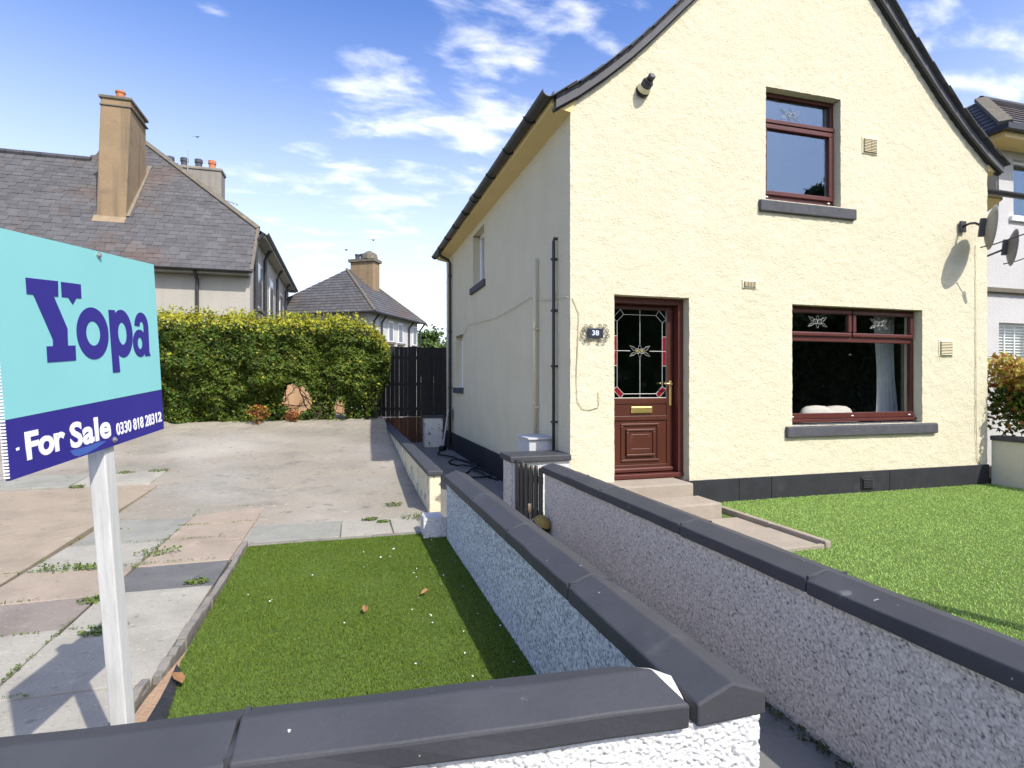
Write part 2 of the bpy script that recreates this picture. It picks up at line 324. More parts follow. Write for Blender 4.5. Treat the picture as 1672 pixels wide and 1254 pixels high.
DISHM = mat('dish_grey', (.20, .20, .195), (.26, .255, .25), s=9, rough=.5, stain=[(4, .55, .8, (.13, .125, .11))])
CABLE = mat('painted_cable', (.56, .50, .33), rough=.7)
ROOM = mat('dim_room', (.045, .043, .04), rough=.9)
CURT = mat('white_net_curtain', (.72, .76, .76), (.60, .65, .66), s=9, rough=.9, trans=.35)
CUSH = mat('grey_cushion', (.62, .60, .54), (.56, .54, .49), s=20, rough=.95)
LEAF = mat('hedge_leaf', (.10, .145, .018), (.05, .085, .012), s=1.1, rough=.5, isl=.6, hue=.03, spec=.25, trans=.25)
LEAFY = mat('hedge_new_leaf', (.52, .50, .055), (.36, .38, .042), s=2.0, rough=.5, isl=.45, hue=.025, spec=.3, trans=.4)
LEAFR = mat('orange_red_leaf', (.30, .085, .03), (.30, .14, .035), s=5, rough=.5, isl=.4, hue=.03, trans=.3)
LEAFP = mat('golden_leaf', (.50, .37, .075), (.40, .33, .065), s=4, rough=.5, isl=.4, hue=.03, trans=.3)
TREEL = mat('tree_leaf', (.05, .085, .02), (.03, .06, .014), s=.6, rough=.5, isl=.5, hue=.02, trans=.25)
TREEF = mat('pale_tree_leaf', (.10, .155, .035), (.075, .125, .03), s=.6, rough=.5, isl=.5, hue=.02, trans=.25)  # paler green leaf for the trees beyond the fence
BARK = mat('dark_bark', (.035, .028, .022), (.055, .045, .036), s=9, rough=.95, bump=[(40, .01, 3)])
WEED = mat('weed_leaf', (.16, .21, .055), (.11, .165, .04), s=20, rough=.6, isl=.4, hue=.03, trans=.25)
DRYL = mat('dry_leaf', (.32, .17, .07), (.22, .11, .05), s=50, rough=.7)
MORTAR = mat('white_mortar', (.72, .70, .64), (.62, .60, .53), s=18, rough=.95, bump=[(60, .006, 4)])
OLIVE = mat('olive_plastic', (.30, .225, .06), (.25, .19, .055), s=12, rough=.55)
PALEW = mat('pale_wood', (.60, .44, .27), rough=.6)
RUBBER = mat('black_rubber', (.014, .014, .016), rough=.45)
METERM = mat('grey_box_paint', (.50, .51, .52), (.44, .45, .46), s=5, rough=.7, stain=[(4, .6, .8, (.36, .34, .29))])
AERIALM = mat('aerial_grey', (.08, .10, .14), rough=.8)
GLASS = glass('window_glass', .08); GLASSU = glass('upper_glass_sky_tint', .135, gl=(.62, .80, 1)); GLASSD = glass('door_glass', .11, (.6, .66, .63), .06)  # upper panes: blue of the mirrored sky is put into the gloss colour
BLIND = mat('white_blind', (.72, .76, .74), rough=.5)

# ------------------------------------------------------------------ wall helpers
def breaks(vals, step):
    vals = sorted(set(vals)); out = [vals[0]]
    for a, b in zip(vals, vals[1:]):
        n = max(1, round((b-a)/step)); out += [a+(b-a)*(i+1)/n for i in range(n)]
    return np.array(out)
def wall_grid(ub, vb, holes, keep, to3, amp, depth, seed=1, tang=.5):
    """roughcast sheet with openings and their reveals; to3(u, v, d): d is along the inward normal"""
    U, V = np.meshgrid(ub, vb, indexing='ij'); nu, nv = U.shape
    def offs(u, v):
        return (fbm(u, v, 22, 2, seed)*amp*2.2, fbm(u, v, 26, 2, seed+9)*amp*tang*2.2, fbm(u, v, 26, 2, seed+21)*amp*tang*2.2)
    d, du, dv = offs(U, V); P = to3(U+du, V+dv, d).reshape(-1, 3)
    uc = (ub[:-1]+ub[1:])/2; vc = (vb[:-1]+vb[1:])/2; UC, VC = np.meshgrid(uc, vc, indexing='ij')
    ok = keep(UC, VC)
    for (a, b, c, e) in holes: ok &= ~((UC > a) & (UC < b) & (VC > c) & (VC < e))
    I, J = np.nonzero(ok); F = np.stack([I*nv+J, (I+1)*nv+J, (I+1)*nv+J+1, I*nv+J+1], 1)
    Vs = [P]; Fs = [F]; base = len(P)
    for (a, b, c, e) in holes:
        eu = ub[(ub >= a-1e-6) & (ub <= b+1e-6)]; ev = vb[(vb >= c-1e-6) & (vb <= e+1e-6)]
        lu = np.concatenate([eu, np.full(len(ev), b), eu[::-1], np.full(len(ev), a)]); lv = np.concatenate([np.full(len(eu), c), ev, np.full(len(eu), e), ev[::-1]])
        dd, du, dv = offs(lu, lv); n = len(lu); rows = []
        for k, q in enumerate((0, .12, .5, 1)):
            g = 1-q*.75; rows.append(to3(lu+du*g, lv+dv*g, dd*(1-q)+depth*q))
        Q = np.concatenate(rows); i = np.arange(n); j = (i+1) % n
        Fq = np.concatenate([np.stack([k*n+i, k*n+j, (k+1)*n+j, (k+1)*n+i], 1) for k in range(3)])
        Vs.append(Q); Fs.append(Fq+base); base += len(Q)
    return np.concatenate(Vs), np.concatenate(Fs)
def pebbles(L, H, step, cell, amp, to3, seed):
    nu = int(L/step)+1; nv = int(H/step)+1
    U, V = np.meshgrid(np.linspace(0, L, nu), np.linspace(0, H, nv), indexing='ij')
    rg = np.random.default_rng(seed); gn = (int(L/cell)+4, int(H/cell)+4)
    jx = rg.random(gn); jy = rg.random(gn); rr = .52+.30*rg.random(gn); tone = rg.random(gn); hgt = .6+.4*rg.random(gn)
    iu = (U/cell).astype(int)+1; iv = (V/cell).astype(int)+1; best = np.zeros_like(U); T = np.full_like(U, .5)
    for a in (-1, 0, 1):
        for b in (-1, 0, 1):
            ci, cj = iu+a, iv+b
            x = (ci-1+jx[ci, cj])*cell-U; y = (cj-1+jy[ci, cj])*cell-V
            q = 1-(x*x+y*y)/(rr[ci, cj]*cell)**2; h = np.sqrt(np.maximum(q, 0))*hgt[ci, cj]
            T = np.where(h > best, tone[ci, cj], T); best = np.maximum(best, h)
    d = best*amp+fbm(U, V, 5, 2, seed)*amp*.8
    P = to3(U, V, d).reshape(-1, 3); i, j = np.meshgrid(np.arange(nu-1), np.arange(nv-1), indexing='ij'); i = i.ravel(); j = j.ravel()
    F = np.stack([i*nv+j, (i+1)*nv+j, (i+1)*nv+j+1, i*nv+j+1], 1)
    return P, F, np.where(best > .12, .06+.94*T, 0).ravel()
def arr(*c): return np.stack(np.broadcast_arrays(*c), -1)

# ------------------------------------------------------------------ ground
def sheet(name, poly, z, m, zf=None):
    b = MB(); b.add([(x, y, zf(x, y) if zf else z) for x, y in poly], [tuple(range(len(poly)))]); return b.build(name, m, kind='structure')
sheet('ground', [(-300, -300), (300, -300), (300, 400), (-300, 400)], -1.75, EARTH)
MB().box(-14, 14, -2.4, 1.18, -1.7, -1.50).build('pavement', TAR, kind='structure')
MB().box(-60, 60, -7.4, -2.45, -1.7, -1.62).build('road', TAR, kind='structure')
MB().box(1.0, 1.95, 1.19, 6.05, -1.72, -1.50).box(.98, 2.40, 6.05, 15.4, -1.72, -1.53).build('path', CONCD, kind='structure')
MB().box(1.95, 8.72, 1.0, 5.84, -1.72, -1.42).build('front_garden', TURFB, kind='structure')
MB().box(8.98, 16, .9, 7.0, -1.72, -1.38).build('neighbouring_garden', EARTH, kind='structure')
# driveway: one gently rising concrete sheet
def drive_z(x, y):
    ys = [-5, 6.3, 8.2, 10.5, 12.5, 13.4, 20]; zs = [-1.42, -1.415, -1.33, -1.16, -.98, -.84, -.80]
    return np.interp(y, ys, zs)
xs = np.linspace(-9, .86, 160); ys = np.linspace(5.0, 15.6, 180); XX, YY = np.meshgrid(xs, ys, indexing='ij')
ZZ = drive_z(XX, YY)+fbm(XX, YY, 1.2, 3, 3)*.022+np.clip((YY-12.2)/1.2, 0, 1)*fbm(XX, YY, 5, 2, 8)*.10
PV = arr(XX, YY, ZZ).reshape(-1, 3); nI, nJ = XX.shape; i, j = np.meshgrid(np.arange(nI-1), np.arange(nJ-1), indexing='ij'); i = i.ravel(); j = j.ravel()
DRIVE = np_obj('driveway', PV, np.stack([i*nJ+j, (i+1)*nJ+j, (i+1)*nJ+j+1, i*nJ+j+1], 1), CONC, kind='structure')
MB().box(-9, -.86, 1.30, 5.02, -1.70, -1.425).build('sub_base', mat('joint_dirt', (.10, .085, .06), (.065, .06, .04), s=20, rough=1), DRIVE)
def slab(x0, x1, y0, y1, m, top=-1.395, g=.006):
    j = lambda: rnd.uniform(-.006, .006); tl = [top]*4 if top is not None else [float(drive_z(0, yy))+.016 for yy in (y0, y0, y1, y1)]; t = [rnd.uniform(-.006, .006)+q for q in tl]
    q = [(x0+g+j(), y0+g+j()), (x1-g+j(), y0+g+j()), (x1-g+j(), y1-g+j()), (x0+g+j(), y1-g+j())]
    return MB().hexa([(*p, -1.44) for p in q]+[(*p, z) for p, z in zip(q, t)]).build('paving_slab', m, DRIVE, bevel=.006)
colA = [(8.2, 7.1, SL_DARK), (7.1, 5.7, SL_GREEN), (5.7, 5.0, SL_LIGHT), (5.0, 4.33, SL_PINK), (4.33, 3.8, SL_BROWN), (3.8, 3.05, SL_LIGHT), (3.05, 2.35, SL_GREEN), (2.35, 1.55, SL_PINK)]
colB = [(8.1, 7.0, SL_GREEN), (7.0, 6.25, SL_PINK), (6.25, 5.6, SL_PINK), (5.6, 4.95, SL_PINK), (4.95, 4.35, SL_DARK), (4.35, 3.72, SL_LIGHT), (3.72, 3.02, SL_LIGHT), (3.02, 2.35, SL_LIGHT), (2.35, 1.6, SL_GREEN)]
for a, b, m in colA: slab(-2.28, -1.54, b, a, m)
for a, b, m in colB: slab(-1.54, -.88, b, a, m)
for a, b, m in [(4.6, 3.9, SL_BROWN), (3.9, 3.2, SL_PINK), (3.2, 2.5, SL_LIGHT)]:
    slab(-3.02, -2.28, b, a, m); slab(-3.76, -3.02, b, a, SL_LIGHT if m is SL_PINK else SL_GREEN)
slab(-.86, -.05, 5.40, 6.02, SL_GREEN); slab(-.05, .42, 5.40, 6.0, SL_LIGHT); slab(.42, .70, 5.38, 5.98, SL_LIGHT)
slab(-3.35, -2.45, 8.42, 9.15, SL_LIGHT, None); slab(-4.3, -3.35, 8.42, 9.15, SL_GREEN, None); slab(-5.3, -4.3, 8.42, 9.15, SL_LIGHT, None)
b = MB(); b.hexa([(-4.9, 4.62, -1.46), (-2.30, 4.62, -1.44), (-2.34, 8.38, -1.44), (-4.9, 8.38, -1.44), (-4.9, 4.62, -1.395), (-2.30, 4.62, -1.395), (-2.34, 8.38, -1.318), (-4.9, 8.38, -1.318)])
b.build('concrete_panel', slabm('pinkish_concrete', (.34, .28, .205), (.295, .245, .18)), DRIVE, bevel=.006)
# kerb pieces round the turf
kb = [((-.84, 5.40), (-.84, 4.75)), ((-.84, 4.74), (-.85, 4.05)), ((-.85, 4.04), (-.855, 3.45)), ((-.855, 3.44), (-.86, 3.05)), ((-.90, 3.03), (-.91, 2.3)), ((-.91, 2.29), (-.92, 1.6))]
for (a, c) in kb:
    a = Vector((*a, 0)); c = Vector((*c, 0)); d = (c-a).normalized(); n = Vector((-d.y, d.x, 0))*.028; b = MB(); N_ = 7; vs = []
    for k in range(N_+1):
        p = a.lerp(c, k/N_); w = 1+rnd.uniform(-.25, .15); z = -1.378+rnd.uniform(-.014, .01)
        vs += [p-n*w+Vector((0, 0, -1.50)), p+n*w+Vector((0, 0, -1.50)), p+n*w*.8+Vector((0, 0, z)), p-n*w*.8+Vector((0, 0, z))]
    fs = [(4*k+q, 4*k+(q+1) % 4, 4*k+4+(q+1) % 4, 4*k+4+q) for k in range(N_) for q in range(4)]+[(0, 1, 2, 3), tuple(4*N_+q for q in range(4))]
    b.add(vs, fs).build('kerb_stone', KERB, DRIVE, bevel=.006)
for x0, x1 in [(-.80, -.22), (-.215, .22), (.225, .70)]: MB().box(x0, x1, 5.31, 5.37, -1.52, -1.392+rnd.uniform(-.006, .004)).build('kerb_stone', KERB, DRIVE, bevel=.008)

# ------------------------------------------------------------------ turf
def blades(poly_in, x0, x1, y0, y1, n, h, w, z, seed):
    rg = np.random.default_rng(seed); x = rg.uniform(x0, x1, n); y = rg.uniform(y0, y1, n); k = poly_in(x, y); x, y = x[k], y[k]; n = len(x)
    a = rg.uniform(0, 2*np.pi, n); hh = h*(.55+.6*rg.random(n))*(1+.5*fbm(x, y, 3, 2, seed)); le = rg.uniform(0, 2*np.pi, n); lean = hh*rg.uniform(.2, 1.1, n)
    dx, dy = np.cos(a)*w/2, np.sin(a)*w/2; tx, ty = np.cos(le)*lean, np.sin(le)*lean
    A = arr(x-dx, y-dy, np.full(n, z)); B = arr(x+dx, y+dy, np.full(n, z)); M1 = arr(x+dx*.7+tx*.4, y+dy*.7+ty*.4, z+hh*.65); M2 = arr(x-dx*.7+tx*.4, y-dy*.7+ty*.4, z+hh*.65); T = arr(x+tx, y+ty, z+hh)
    V = np.stack([A, B, M1, M2, T], 1).reshape(-1, 3); i = np.arange(n)*5
    F = np.concatenate([np.stack([i, i+1, i+2], 1), np.stack([i, i+2, i+3], 1), np.stack([i+3, i+2, i+4], 1)]); return V, F
def turf_left_edge(y): return np.interp(y, [1.5, 2.4, 2.9, 3.2, 5.4], [-.66, -.70, -.745, -.80, -.81])
TUR = MB().add([(-.66, 1.35, -1.44), (.90, 1.35, -1.44), (.90, 5.30, -1.44), (-.81, 5.30, -1.44), (-.80, 3.2, -1.44), (-.745, 2.9, -1.44), (-.66, 1.35, -1.40), (.90, 1.35, -1.40), (.90, 5.30, -1.40), (-.81, 5.30, -1.40), (-.80, 3.2, -1.40), (-.745, 2.9, -1.40)],
    [(0, 1, 2, 3, 4, 5), (6, 7, 8, 9, 10, 11)]+[(k, (k+1) % 6, 6+(k+1) % 6, 6+k) for k in range(6)]).build('turf_bed', TURFB, kind='structure')
V, F = blades(lambda x, y: (x > turf_left_edge(y)+rnd.uniform(0, .002)) & (y < 5.30), -.85, .89, 1.6, 5.3, 190000, .015, .0034, -1.402, 5)
np_obj('artificial_grass', V, F, TURF, smooth=False, kind='stuff')
V, F = blades(lambda x, y: (~((x < 4.05) & (y > 3.93))) & (y > 1.75+.0*x), 1.98, 8.72, 1.75, 5.80, 230000, .015, .006, -1.422, 6)
np_obj('artificial_grass', V, F, TURF2, smooth=False, kind='stuff')
MB().add([(-.92, 1.5, -1.418), (-.60, 1.5, -1.418), (-.72, 3.3, -1.405), (-.80, 3.4, -1.405), (-.86, 2.9, -1.41)], [(0, 1, 2, 3, 4)]).build('bare_earth', SAND, kind='structure')
# membrane edge strip curling out of the turf edge
b = MB(); vs = []; K = 10
for k in range(K+1):
    y = 3.12-1.6*k/K; x = float(turf_left_edge(y)); w = .012+.085*min(1, 2.2*k/K)
    vs += [(x+.012, y, -1.405), (x-.01, y, -1.372+.006*math.sin(k*2.3)), (x-w, y, -1.385+.006*math.sin(k*1.7)), (x-w-.012, y, -1.415)]
b.add(vs, [(4*k+q, 4*k+q+1, 4*k+5+q, 4*k+4+q) for k in range(K) for q in range(3)]).build('weed_membrane', MEMB, smooth=True, label='black plastic membrane edge curling out beside the left turf', cat='membrane')

# ------------------------------------------------------------------ garden walls
def coping_run(pa, pb, n, parent, hw=.115, top=-.83, bot=-.893, ridge=-.79, m=None, gaps=None, skew=0):
    """saddle-backed coping stones from pa to pb (x, y of the ridge)"""
    a = Vector((*pa, 0)); c = Vector((*pb, 0)); d = (c-a).normalized(); nn = Vector((-d.y, d.x, 0)); L = (c-a).length
    cuts = gaps or [L*k/n for k in range(n+1)]
    for s0, s1 in zip(cuts, cuts[1:]):
        dz = rnd.uniform(-.004, .004); b = MB(); prof = [(-hw, bot), (hw, bot), (hw, top), (0, ridge), (-hw, top)]
        pts = []; SEG = 6
        for k in range(SEG+1):
            s = s0+.004+(s1-s0-.008)*k/SEG
            for (o, z) in prof: pts.append(a+d*(s-(skew*o if k == 0 and s0 == 0 else 0))+nn*(o+rnd.uniform(-.003, .003))+Vector((0, 0, z+dz+rnd.uniform(-.002, .002))))
        fs = [(5*k+q, 5*k+(q+1) % 5, 5*k+5+(q+1) % 5, 5*k+5+q) for k in range(SEG) for q in range(5)]+[(4, 3, 2, 1, 0), tuple(5*SEG+q for q in range(5))]
        b.add(pts, fs).build('coping_stone', m or COPE, parent, bevel=.007)
        if s0 > .01: b2 = MB(); p = a+d*s0; b2.obox(p+Vector((0, 0, (top+bot)/2+.008)), d*.006, nn*(hw-.012), Vector((0, 0, (top-bot)/2+.004))).build('mortar_joint', COPE, parent)
# left wall: runs from the near corner back along the path, and along the pavement to the left
LW = thing('garden_wall', 'pebbledashed garden wall with dark coping wrapping the left artificial lawn, broken at its near corner', 'garden wall', (.97, 1.3, -1.6))
core = MB(); core.hexa([(.885, 1.30, -1.7), (1.055, 1.30, -1.7), (1.040, 5.06, -1.7), (.870, 5.06, -1.7), (.885, 1.30, -.893), (1.055, 1.30, -.893), (1.040, 5.06, -.893), (.870, 5.06, -.893)])
core.hexa([(-1.75, 1.46, -1.7), (.884, 1.300, -1.7), (.884, 1.440, -1.7), (-1.75, 1.62, -1.7), (-1.75, 1.46, -.893), (.884, 1.300, -.893), (.884, 1.440, -.893), (-1.75, 1.62, -.893)])
core.build('wall_core', MORTAR, LW)
P, F, T = pebbles(3.63, .62, .0045, .0100, .0045, lambda u, v, d: arr(.884-.004*u-d, 1.43+u, -1.50+v), 21)
np_obj('pebbledash', P, F, PEBB, LW, kind='stuff', attr=T)
P, F, T = pebbles(3.80, .62, .008, .012, .0065, lambda u, v, d: arr(1.056-.004*u+d, 1.285+u, -1.51+v), 22)
np_obj('pebbledash', P, F[:, ::-1], PEBG, LW, kind='stuff', attr=T)
sl_ = -.0607
P, F, T = pebbles(2.82, .62, .0037, .0105, .0080, lambda u, v, d: arr(-1.75+u-.0*d, 1.4585+sl_*u-d, -1.51+v), 23)
np_obj('pebbledash', P, F[:, ::-1], PEBW, LW, kind='stuff', attr=T)
P, F, T = pebbles(.175, .62, .008, .012, .006, lambda u, v, d: arr(.868+u, 5.062+d, -1.51+v), 24); np_obj('pebbledash', P, F, PEBB, LW, kind='stuff', attr=T)
coping_run((.985, 1.275), (.953, 5.10), 4, LW, gaps=[0, .895, 1.795, 2.70, 3.825], hw=.108)
coping_run((.815, 1.392), (-1.78, 1.572), 3, LW, gaps=[0, 1.06, 1.95, 2.6], skew=.42)
b = MB(); b.add([(.845, 1.318, -.858), (.874, 1.318, -.860), (.874, 1.40, -.818), (.866, 1.50, -.845), (.795, 1.490, -.826), (.778, 1.40, -.806), (.82, 1.345, -.836),
       (.845, 1.318, -.9), (.874, 1.318, -.9), (.874, 1.40, -.9), (.866, 1.50, -.9), (.795, 1.490, -.9), (.778, 1.40, -.9), (.82, 1.345, -.9)],
      [(0, 1, 2, 6), (2, 5, 6), (2, 3, 4, 5)]+[(k, (k+1) % 7, 7+(k+1) % 7, 7+k) for k in range(7)]); b.build('mortar_patch', MORTAR, LW, bevel=.003)
P, F, T = pebbles(.235, .21, .008, .013, .012, lambda u, v, d: arr(.67+u, 5.135-d, -1.43+v+d*.3), 25)
st = MB().box(.675, .872, 5.14, 5.42, -1.45, -1.225).build('wall_stub', HARLW, LW, bevel=.03, label='low white harled stub at the far end of the wall')
np_obj('pebbledash', P, F[:, ::-1], PEBW, LW, kind='stuff', attr=T)
# right wall along the path
RW = thing('garden_wall', 'grey pebbledashed garden wall with dark coping between the path and the right lawn', 'garden wall', (1.97, 3.2, -1.6))
MB().box(1.90, 2.06, .96, 5.33, -1.7, -.893).box(2.06, 6.0, .96, 1.12, -1.7, -.893).build('wall_core', HARLG, RW)
P, F, T = pebbles(4.36, .60, .0046, .0092, .0034, lambda u, v, d: arr(1.899-d, .97+u, -1.495+v), 31); np_obj('pebbledash', P, F, PEBG, RW, kind='stuff', attr=T)
P, F, T = pebbles(4.36, .50, .012, .0125, .005, lambda u, v, d: arr(2.061+d, .97+u, -1.40+v), 32); np_obj('pebbledash', P, F[:, ::-1], PEBG, RW, kind='stuff', attr=T)
coping_run((1.985, .93), (1.985, 5.37), 5, RW, gaps=[0, 1.03, 1.98, 3.08, 3.75, 4.44], ridge=-.80)
# short return wall to the house corner
TW = thing('garden_wall', 'short white harled wall joining the gate to the house corner', 'garden wall', (2.03, 5.97, -1.5))
MB().box(1.70, 2.36, 5.80, 6.16, -1.6, -.845).build('wall_core', HARLW, TW)
P, F, T = pebbles(.34, .68, .009, .013, .006, lambda u, v, d: arr(1.698-d, 5.80+u, -1.525+v), 33); np_obj('pebbledash', P, F, PEBG, TW, kind='stuff', attr=T)
P, F, T = pebbles(.64, .68, .009, .013, .007, lambda u, v, d: arr(1.70+u, 5.798-d, -1.525+v), 34); np_obj('pebbledash', P, F[:, ::-1], PEBW, TW, kind='stuff', attr=T)
MB().box(1.665, 2.362, 5.755, 6.19, -.843, -.775).build('coping_stone', COPE, TW, bevel=.012)
# driveway retaining wall
DW = thing('retaining_wall', 'low flaking cream wall with grey coping between driveway and side passage', 'low wall', (.92, 10, -1.5))
U, V = np.meshgrid(np.linspace(6.14, 14.6, 170), np.linspace(-1.62, -1.0, 26), indexing='ij')
MB().box(.865, .990, 6.15, 14.6, -1.65, -.999).build('wall_core', CREAMD, DW, bevel=.012)
yy = 6.12
for k, ln in enumerate([2.1, 2.1, 2.15, 2.12]):
    MB().box(.84, 1.012, yy+.003, yy+ln-.003, -.999, -.948+rnd.uniform(-.004, .004)).build('coping_stone', CAP if False else COPE, DW, bevel=.01); yy += ln
# boundary wall at the right
BW = thing('garden_wall', 'grey cream boundary wall with dark coping under the golden shrub', 'garden wall', (8.85, 4, -1.5))
MB().box(8.76, 8.94, 2.4, 5.80, -1.6, -.80).build('wall_core', BWALL, BW, bevel=.01)
for k in range(4): MB().box(8.725, 8.975, 2.4+.85*k+.003, 2.4+.85*(k+1)-.003, -.80, -.735).build('coping_stone', COPE, BW, bevel=.01)

rg = np.random.default_rng(17); n = 1500; mx = np.concatenate([1.09+np.abs(rg.normal(0, .05, 500)), 1.88-np.abs(rg.normal(0, .03, 1000))]); my = np.concatenate([rg.normal(1.95, .22, 500), rg.uniform(1.3, 5.2, 1000)]); V, F = blades(lambda x, y: x > -9, 0, 1, 0, 1, 10, .01, .01, 0, 1); mz = -1.497+.02*rg.random(n)
M_ = arr(mx, my, mz); a_ = rg.uniform(0, 6.28, n); q_ = .012*rg.random(n)+.004; dx_ = arr(np.cos(a_)*q_, np.sin(a_)*q_, 0*q_); dy_ = arr(-np.sin(a_)*q_, np.cos(a_)*q_, q_)
V = np.stack([M_-dx_, M_+dx_, M_+dy_], 1).reshape(-1, 3); np_obj('path_moss', V, np.arange(3*n).reshape(-1, 3), MOSS, smooth=False, kind='stuff')
# ------------------------------------------------------------------ gate
GT = thing('garden_gate', 'dark slatted wooden gate standing open beside the house corner', 'gate', (1.80, 5.58, -1.5))
gd = Vector((.17, -.40, 0)).normalized(); g0 = Vector((1.722, 5.775, 0))
for row in (0, 1):
    for k in range(6-row):
        n_ = Vector((-gd.y, gd.x, 0)); p = g0+gd*(.045+.072*k+.036*row)+n_*(.034*row); top = -.835-.004*k+rnd.uniform(-.006, .006); w = .024
        prof = [(-w, -1.46), (w, -1.46), (w, top-.022), (w*.6, top-.005), (0, top), (-w*.6, top-.005), (-w, top-.022)]
        MB().prism([p+gd*a+Vector((0, 0, z))-n_*.009 for a, z in prof], n_*.018).build('slat', GATE, GT)
for z in (-.98, -1.33): MB().obox(g0+gd*.215+Vector((.014, .006, z)), gd*.20, Vector((.92, .39, 0))*.012, Vector((0, 0, .035))).build('rail', GATE, GT)
b = MB(); b.tube([(1.742, 5.742, -1.5), (1.742, 5.742, -.81)], .028, 8); b.build('gate_post', BLACKP, GT)

# ------------------------------------------------------------------ main house
YF = 5.82; XL, XR, XC = 2.37, 8.715, 5.545; YB = 13.85
H = thing('house', 'cream roughcast gabled house with a mahogany front door and dark plinth', 'house', (XC, YF, -1.45))
PROF = [(3.37, 2.975), (3.10, 3.15), (2.775, 3.40), (2.45, 3.68), (2.2, 3.92), (1.635, 4.50), (0, 6.22)]  # distance from centre, lower edge of verge
def gable_z(x):
    d = np.abs(np.asarray(x)-XC); return np.interp(d, [p[0] for p in PROF][::-1], [p[1] for p in PROF][::-1])
HOLES = [(2.905, 3.875, -1.16, 1.005), (4.955, 6.11, 2.268, 3.655), (5.35, 7.50, -.53, .992)]
ub = breaks([XL, XR]+[h for q in HOLES for h in q[:2]], .030); vb = breaks([-1.45, 6.3]+[h for q in HOLES for h in q[2:]], .030)
V, F = wall_grid(ub, vb, HOLES, lambda u, v: (v < gable_z(u)+.05), lambda u, v, d: arr(u, YF+d, v), .006, .26, 2)
np_obj('gable_wall', V, F, CREAM, H)
SH = [(9.87, 10.80, 1.86, 2.86), (11.80, 12.62, -.09, 1.05)]
ub = breaks([YF, YB]+[h for q in SH for h in q[:2]], .06); vb = breaks([-1.6, 3.05]+[h for q in SH for h in q[2:]], .06)
V, F = wall_grid(ub, vb, SH, lambda u, v: u > 0, lambda u, v, d: arr(XL+d, u, v), .005, .25, 5)
np_obj('side_wall', V, F[:, ::-1], CREAM, H)
MB().box(XR-.004, XR, YF+.03, YB, -1.6, 3.3).box(XL+.01, XR, YB-.01, YB, -1.6, 3.2).build('rear_wall', CREAM, H)
# roof
b = MB(); up = .15
prof3 = [(XC-d, z+up) for d, z in PROF]+[(XC+d, z+up) for d, z in PROF[::-1][1:]]
for (x0, z0), (x1, z1) in zip(prof3, prof3[1:]):
    b.hexa([(x0, 5.72, z0-.05), (x1, 5.72, z1-.05), (x1, YB+.05, z1-.05), (x0, YB+.05, z0-.05), (x0, 5.72, z0), (x1, 5.72, z1), (x1, YB+.05, z1), (x0, YB+.05, z0)])
ROOF = b.build('roof', SLATED, H)
for sg in (-1, 1):
    b = MB(); pts = [(XC+sg*d, z) for d, z in PROF]; vs = []
    for (x, z) in pts: vs += [(x, 5.735, z), (x, 5.735, z+.118), (x, 5.86, z+.118), (x, 5.86, z)]
    n = len(pts); b.add(vs, [(4*k+q, 4*k+(q+1) % 4, 4*k+4+(q+1) % 4, 4*k+4+q) for k in range(n-1) for q in range(4)]+[(0, 1, 2, 3), tuple(4*(n-1)+q for q in range(4))])
    b.build('verge_board', VERGE, H)
    b = MB(); vs = []
    for (x, z) in pts: vs += [(x, 5.775, z-.018), (x, 5.775, z-.002), (x, 5.83, z-.002), (x, 5.83, z-.018)]
    b.add(vs, [(4*k+q, 4*k+(q+1) % 4, 4*k+4+(q+1) % 4, 4*k+4+q) for k in range(n-1) for q in range(4)]+[(0, 1, 2, 3), tuple(4*(n-1)+q for q in range(4))])
    b.build('verge_shadow_line', PLINTH, H)  # dark strip added as the shadow line under the verge board
    # verge slates, each lapping the one below
    sm = MB().obox((0, 0, 0), (.17, 0, 0), (0, .22, 0), (0, 0, .005)).mesh('verge_slate', SLATED)
    poly = [Vector((XC+sg*d, 0, z+.140)) for d, z in PROF]; seg = [(poly[k], poly[k+1]) for k in range(len(poly)-1)]; tot = sum((c-a).length for a, c in seg); s = .10
    while s < tot-.1:
        q = s
        for a, c in seg:
            l = (c-a).length
            if q <= l: break
            q -= l
        t = (c-a).normalized(); p = a+t*q; ang = math.atan2(t.z, t.x)+(.045 if sg < 0 else -.045)
        o = inst(sm, 'slate', ROOF, (p.x, 5.90+rnd.uniform(-.012, .012), p.z+rnd.uniform(-.004, .008)), Quaternion((0, 1, 0), -ang)); s += .195+rnd.uniform(-.008, .008)
# eaves left: soffit, gutter with brackets, downpipe
MB().hexa([(2.14, 5.80, 3.02), (2.372, 5.80, 2.978), (2.372, YB, 2.978), (2.14, YB, 3.02), (2.14, 5.80, 3.13), (2.5, 5.80, 3.28), (2.5, YB, 3.28), (2.14, YB, 3.13)]).build('soffit', CREAMS, H)
MB().box(XR, 8.95, 5.80, YB, 3.0, 3.12).build('soffit', CREAMS, H)
def halfpipe(c0, c1, r, up=(0, 0, 1), th=.008):
    c0, c1 = Vector(c0), Vector(c1); d = (c1-c0).normalized(); s = d.cross(Vector(up)).normalized(); b = MB(); n = 10
    prof = [(r*math.cos(math.pi*k/n), -r*math.sin(math.pi*k/n)) for k in range(n+1)]+[((r-th)*math.cos(math.pi*k/n), -(r-th)*math.sin(math.pi*k/n)) for k in range(n, -1, -1)]
    poly = [c0+s*a+Vector((0, 0, z)) for a, z in prof]; m = len(poly); vs = poly+[p+(c1-c0) for p in poly]
    b.add(vs, [(k, (k+1) % m, m+(k+1) % m, m+k) for k in range(m)]+[tuple(range(m-1, -1, -1)), tuple(range(m, 2*m))]); return b
GUT = halfpipe((2.075, 5.70, 3.135), (2.075, 13.80, 3.105), .068).build('gutter', BLACKP, H)
k = 6.35
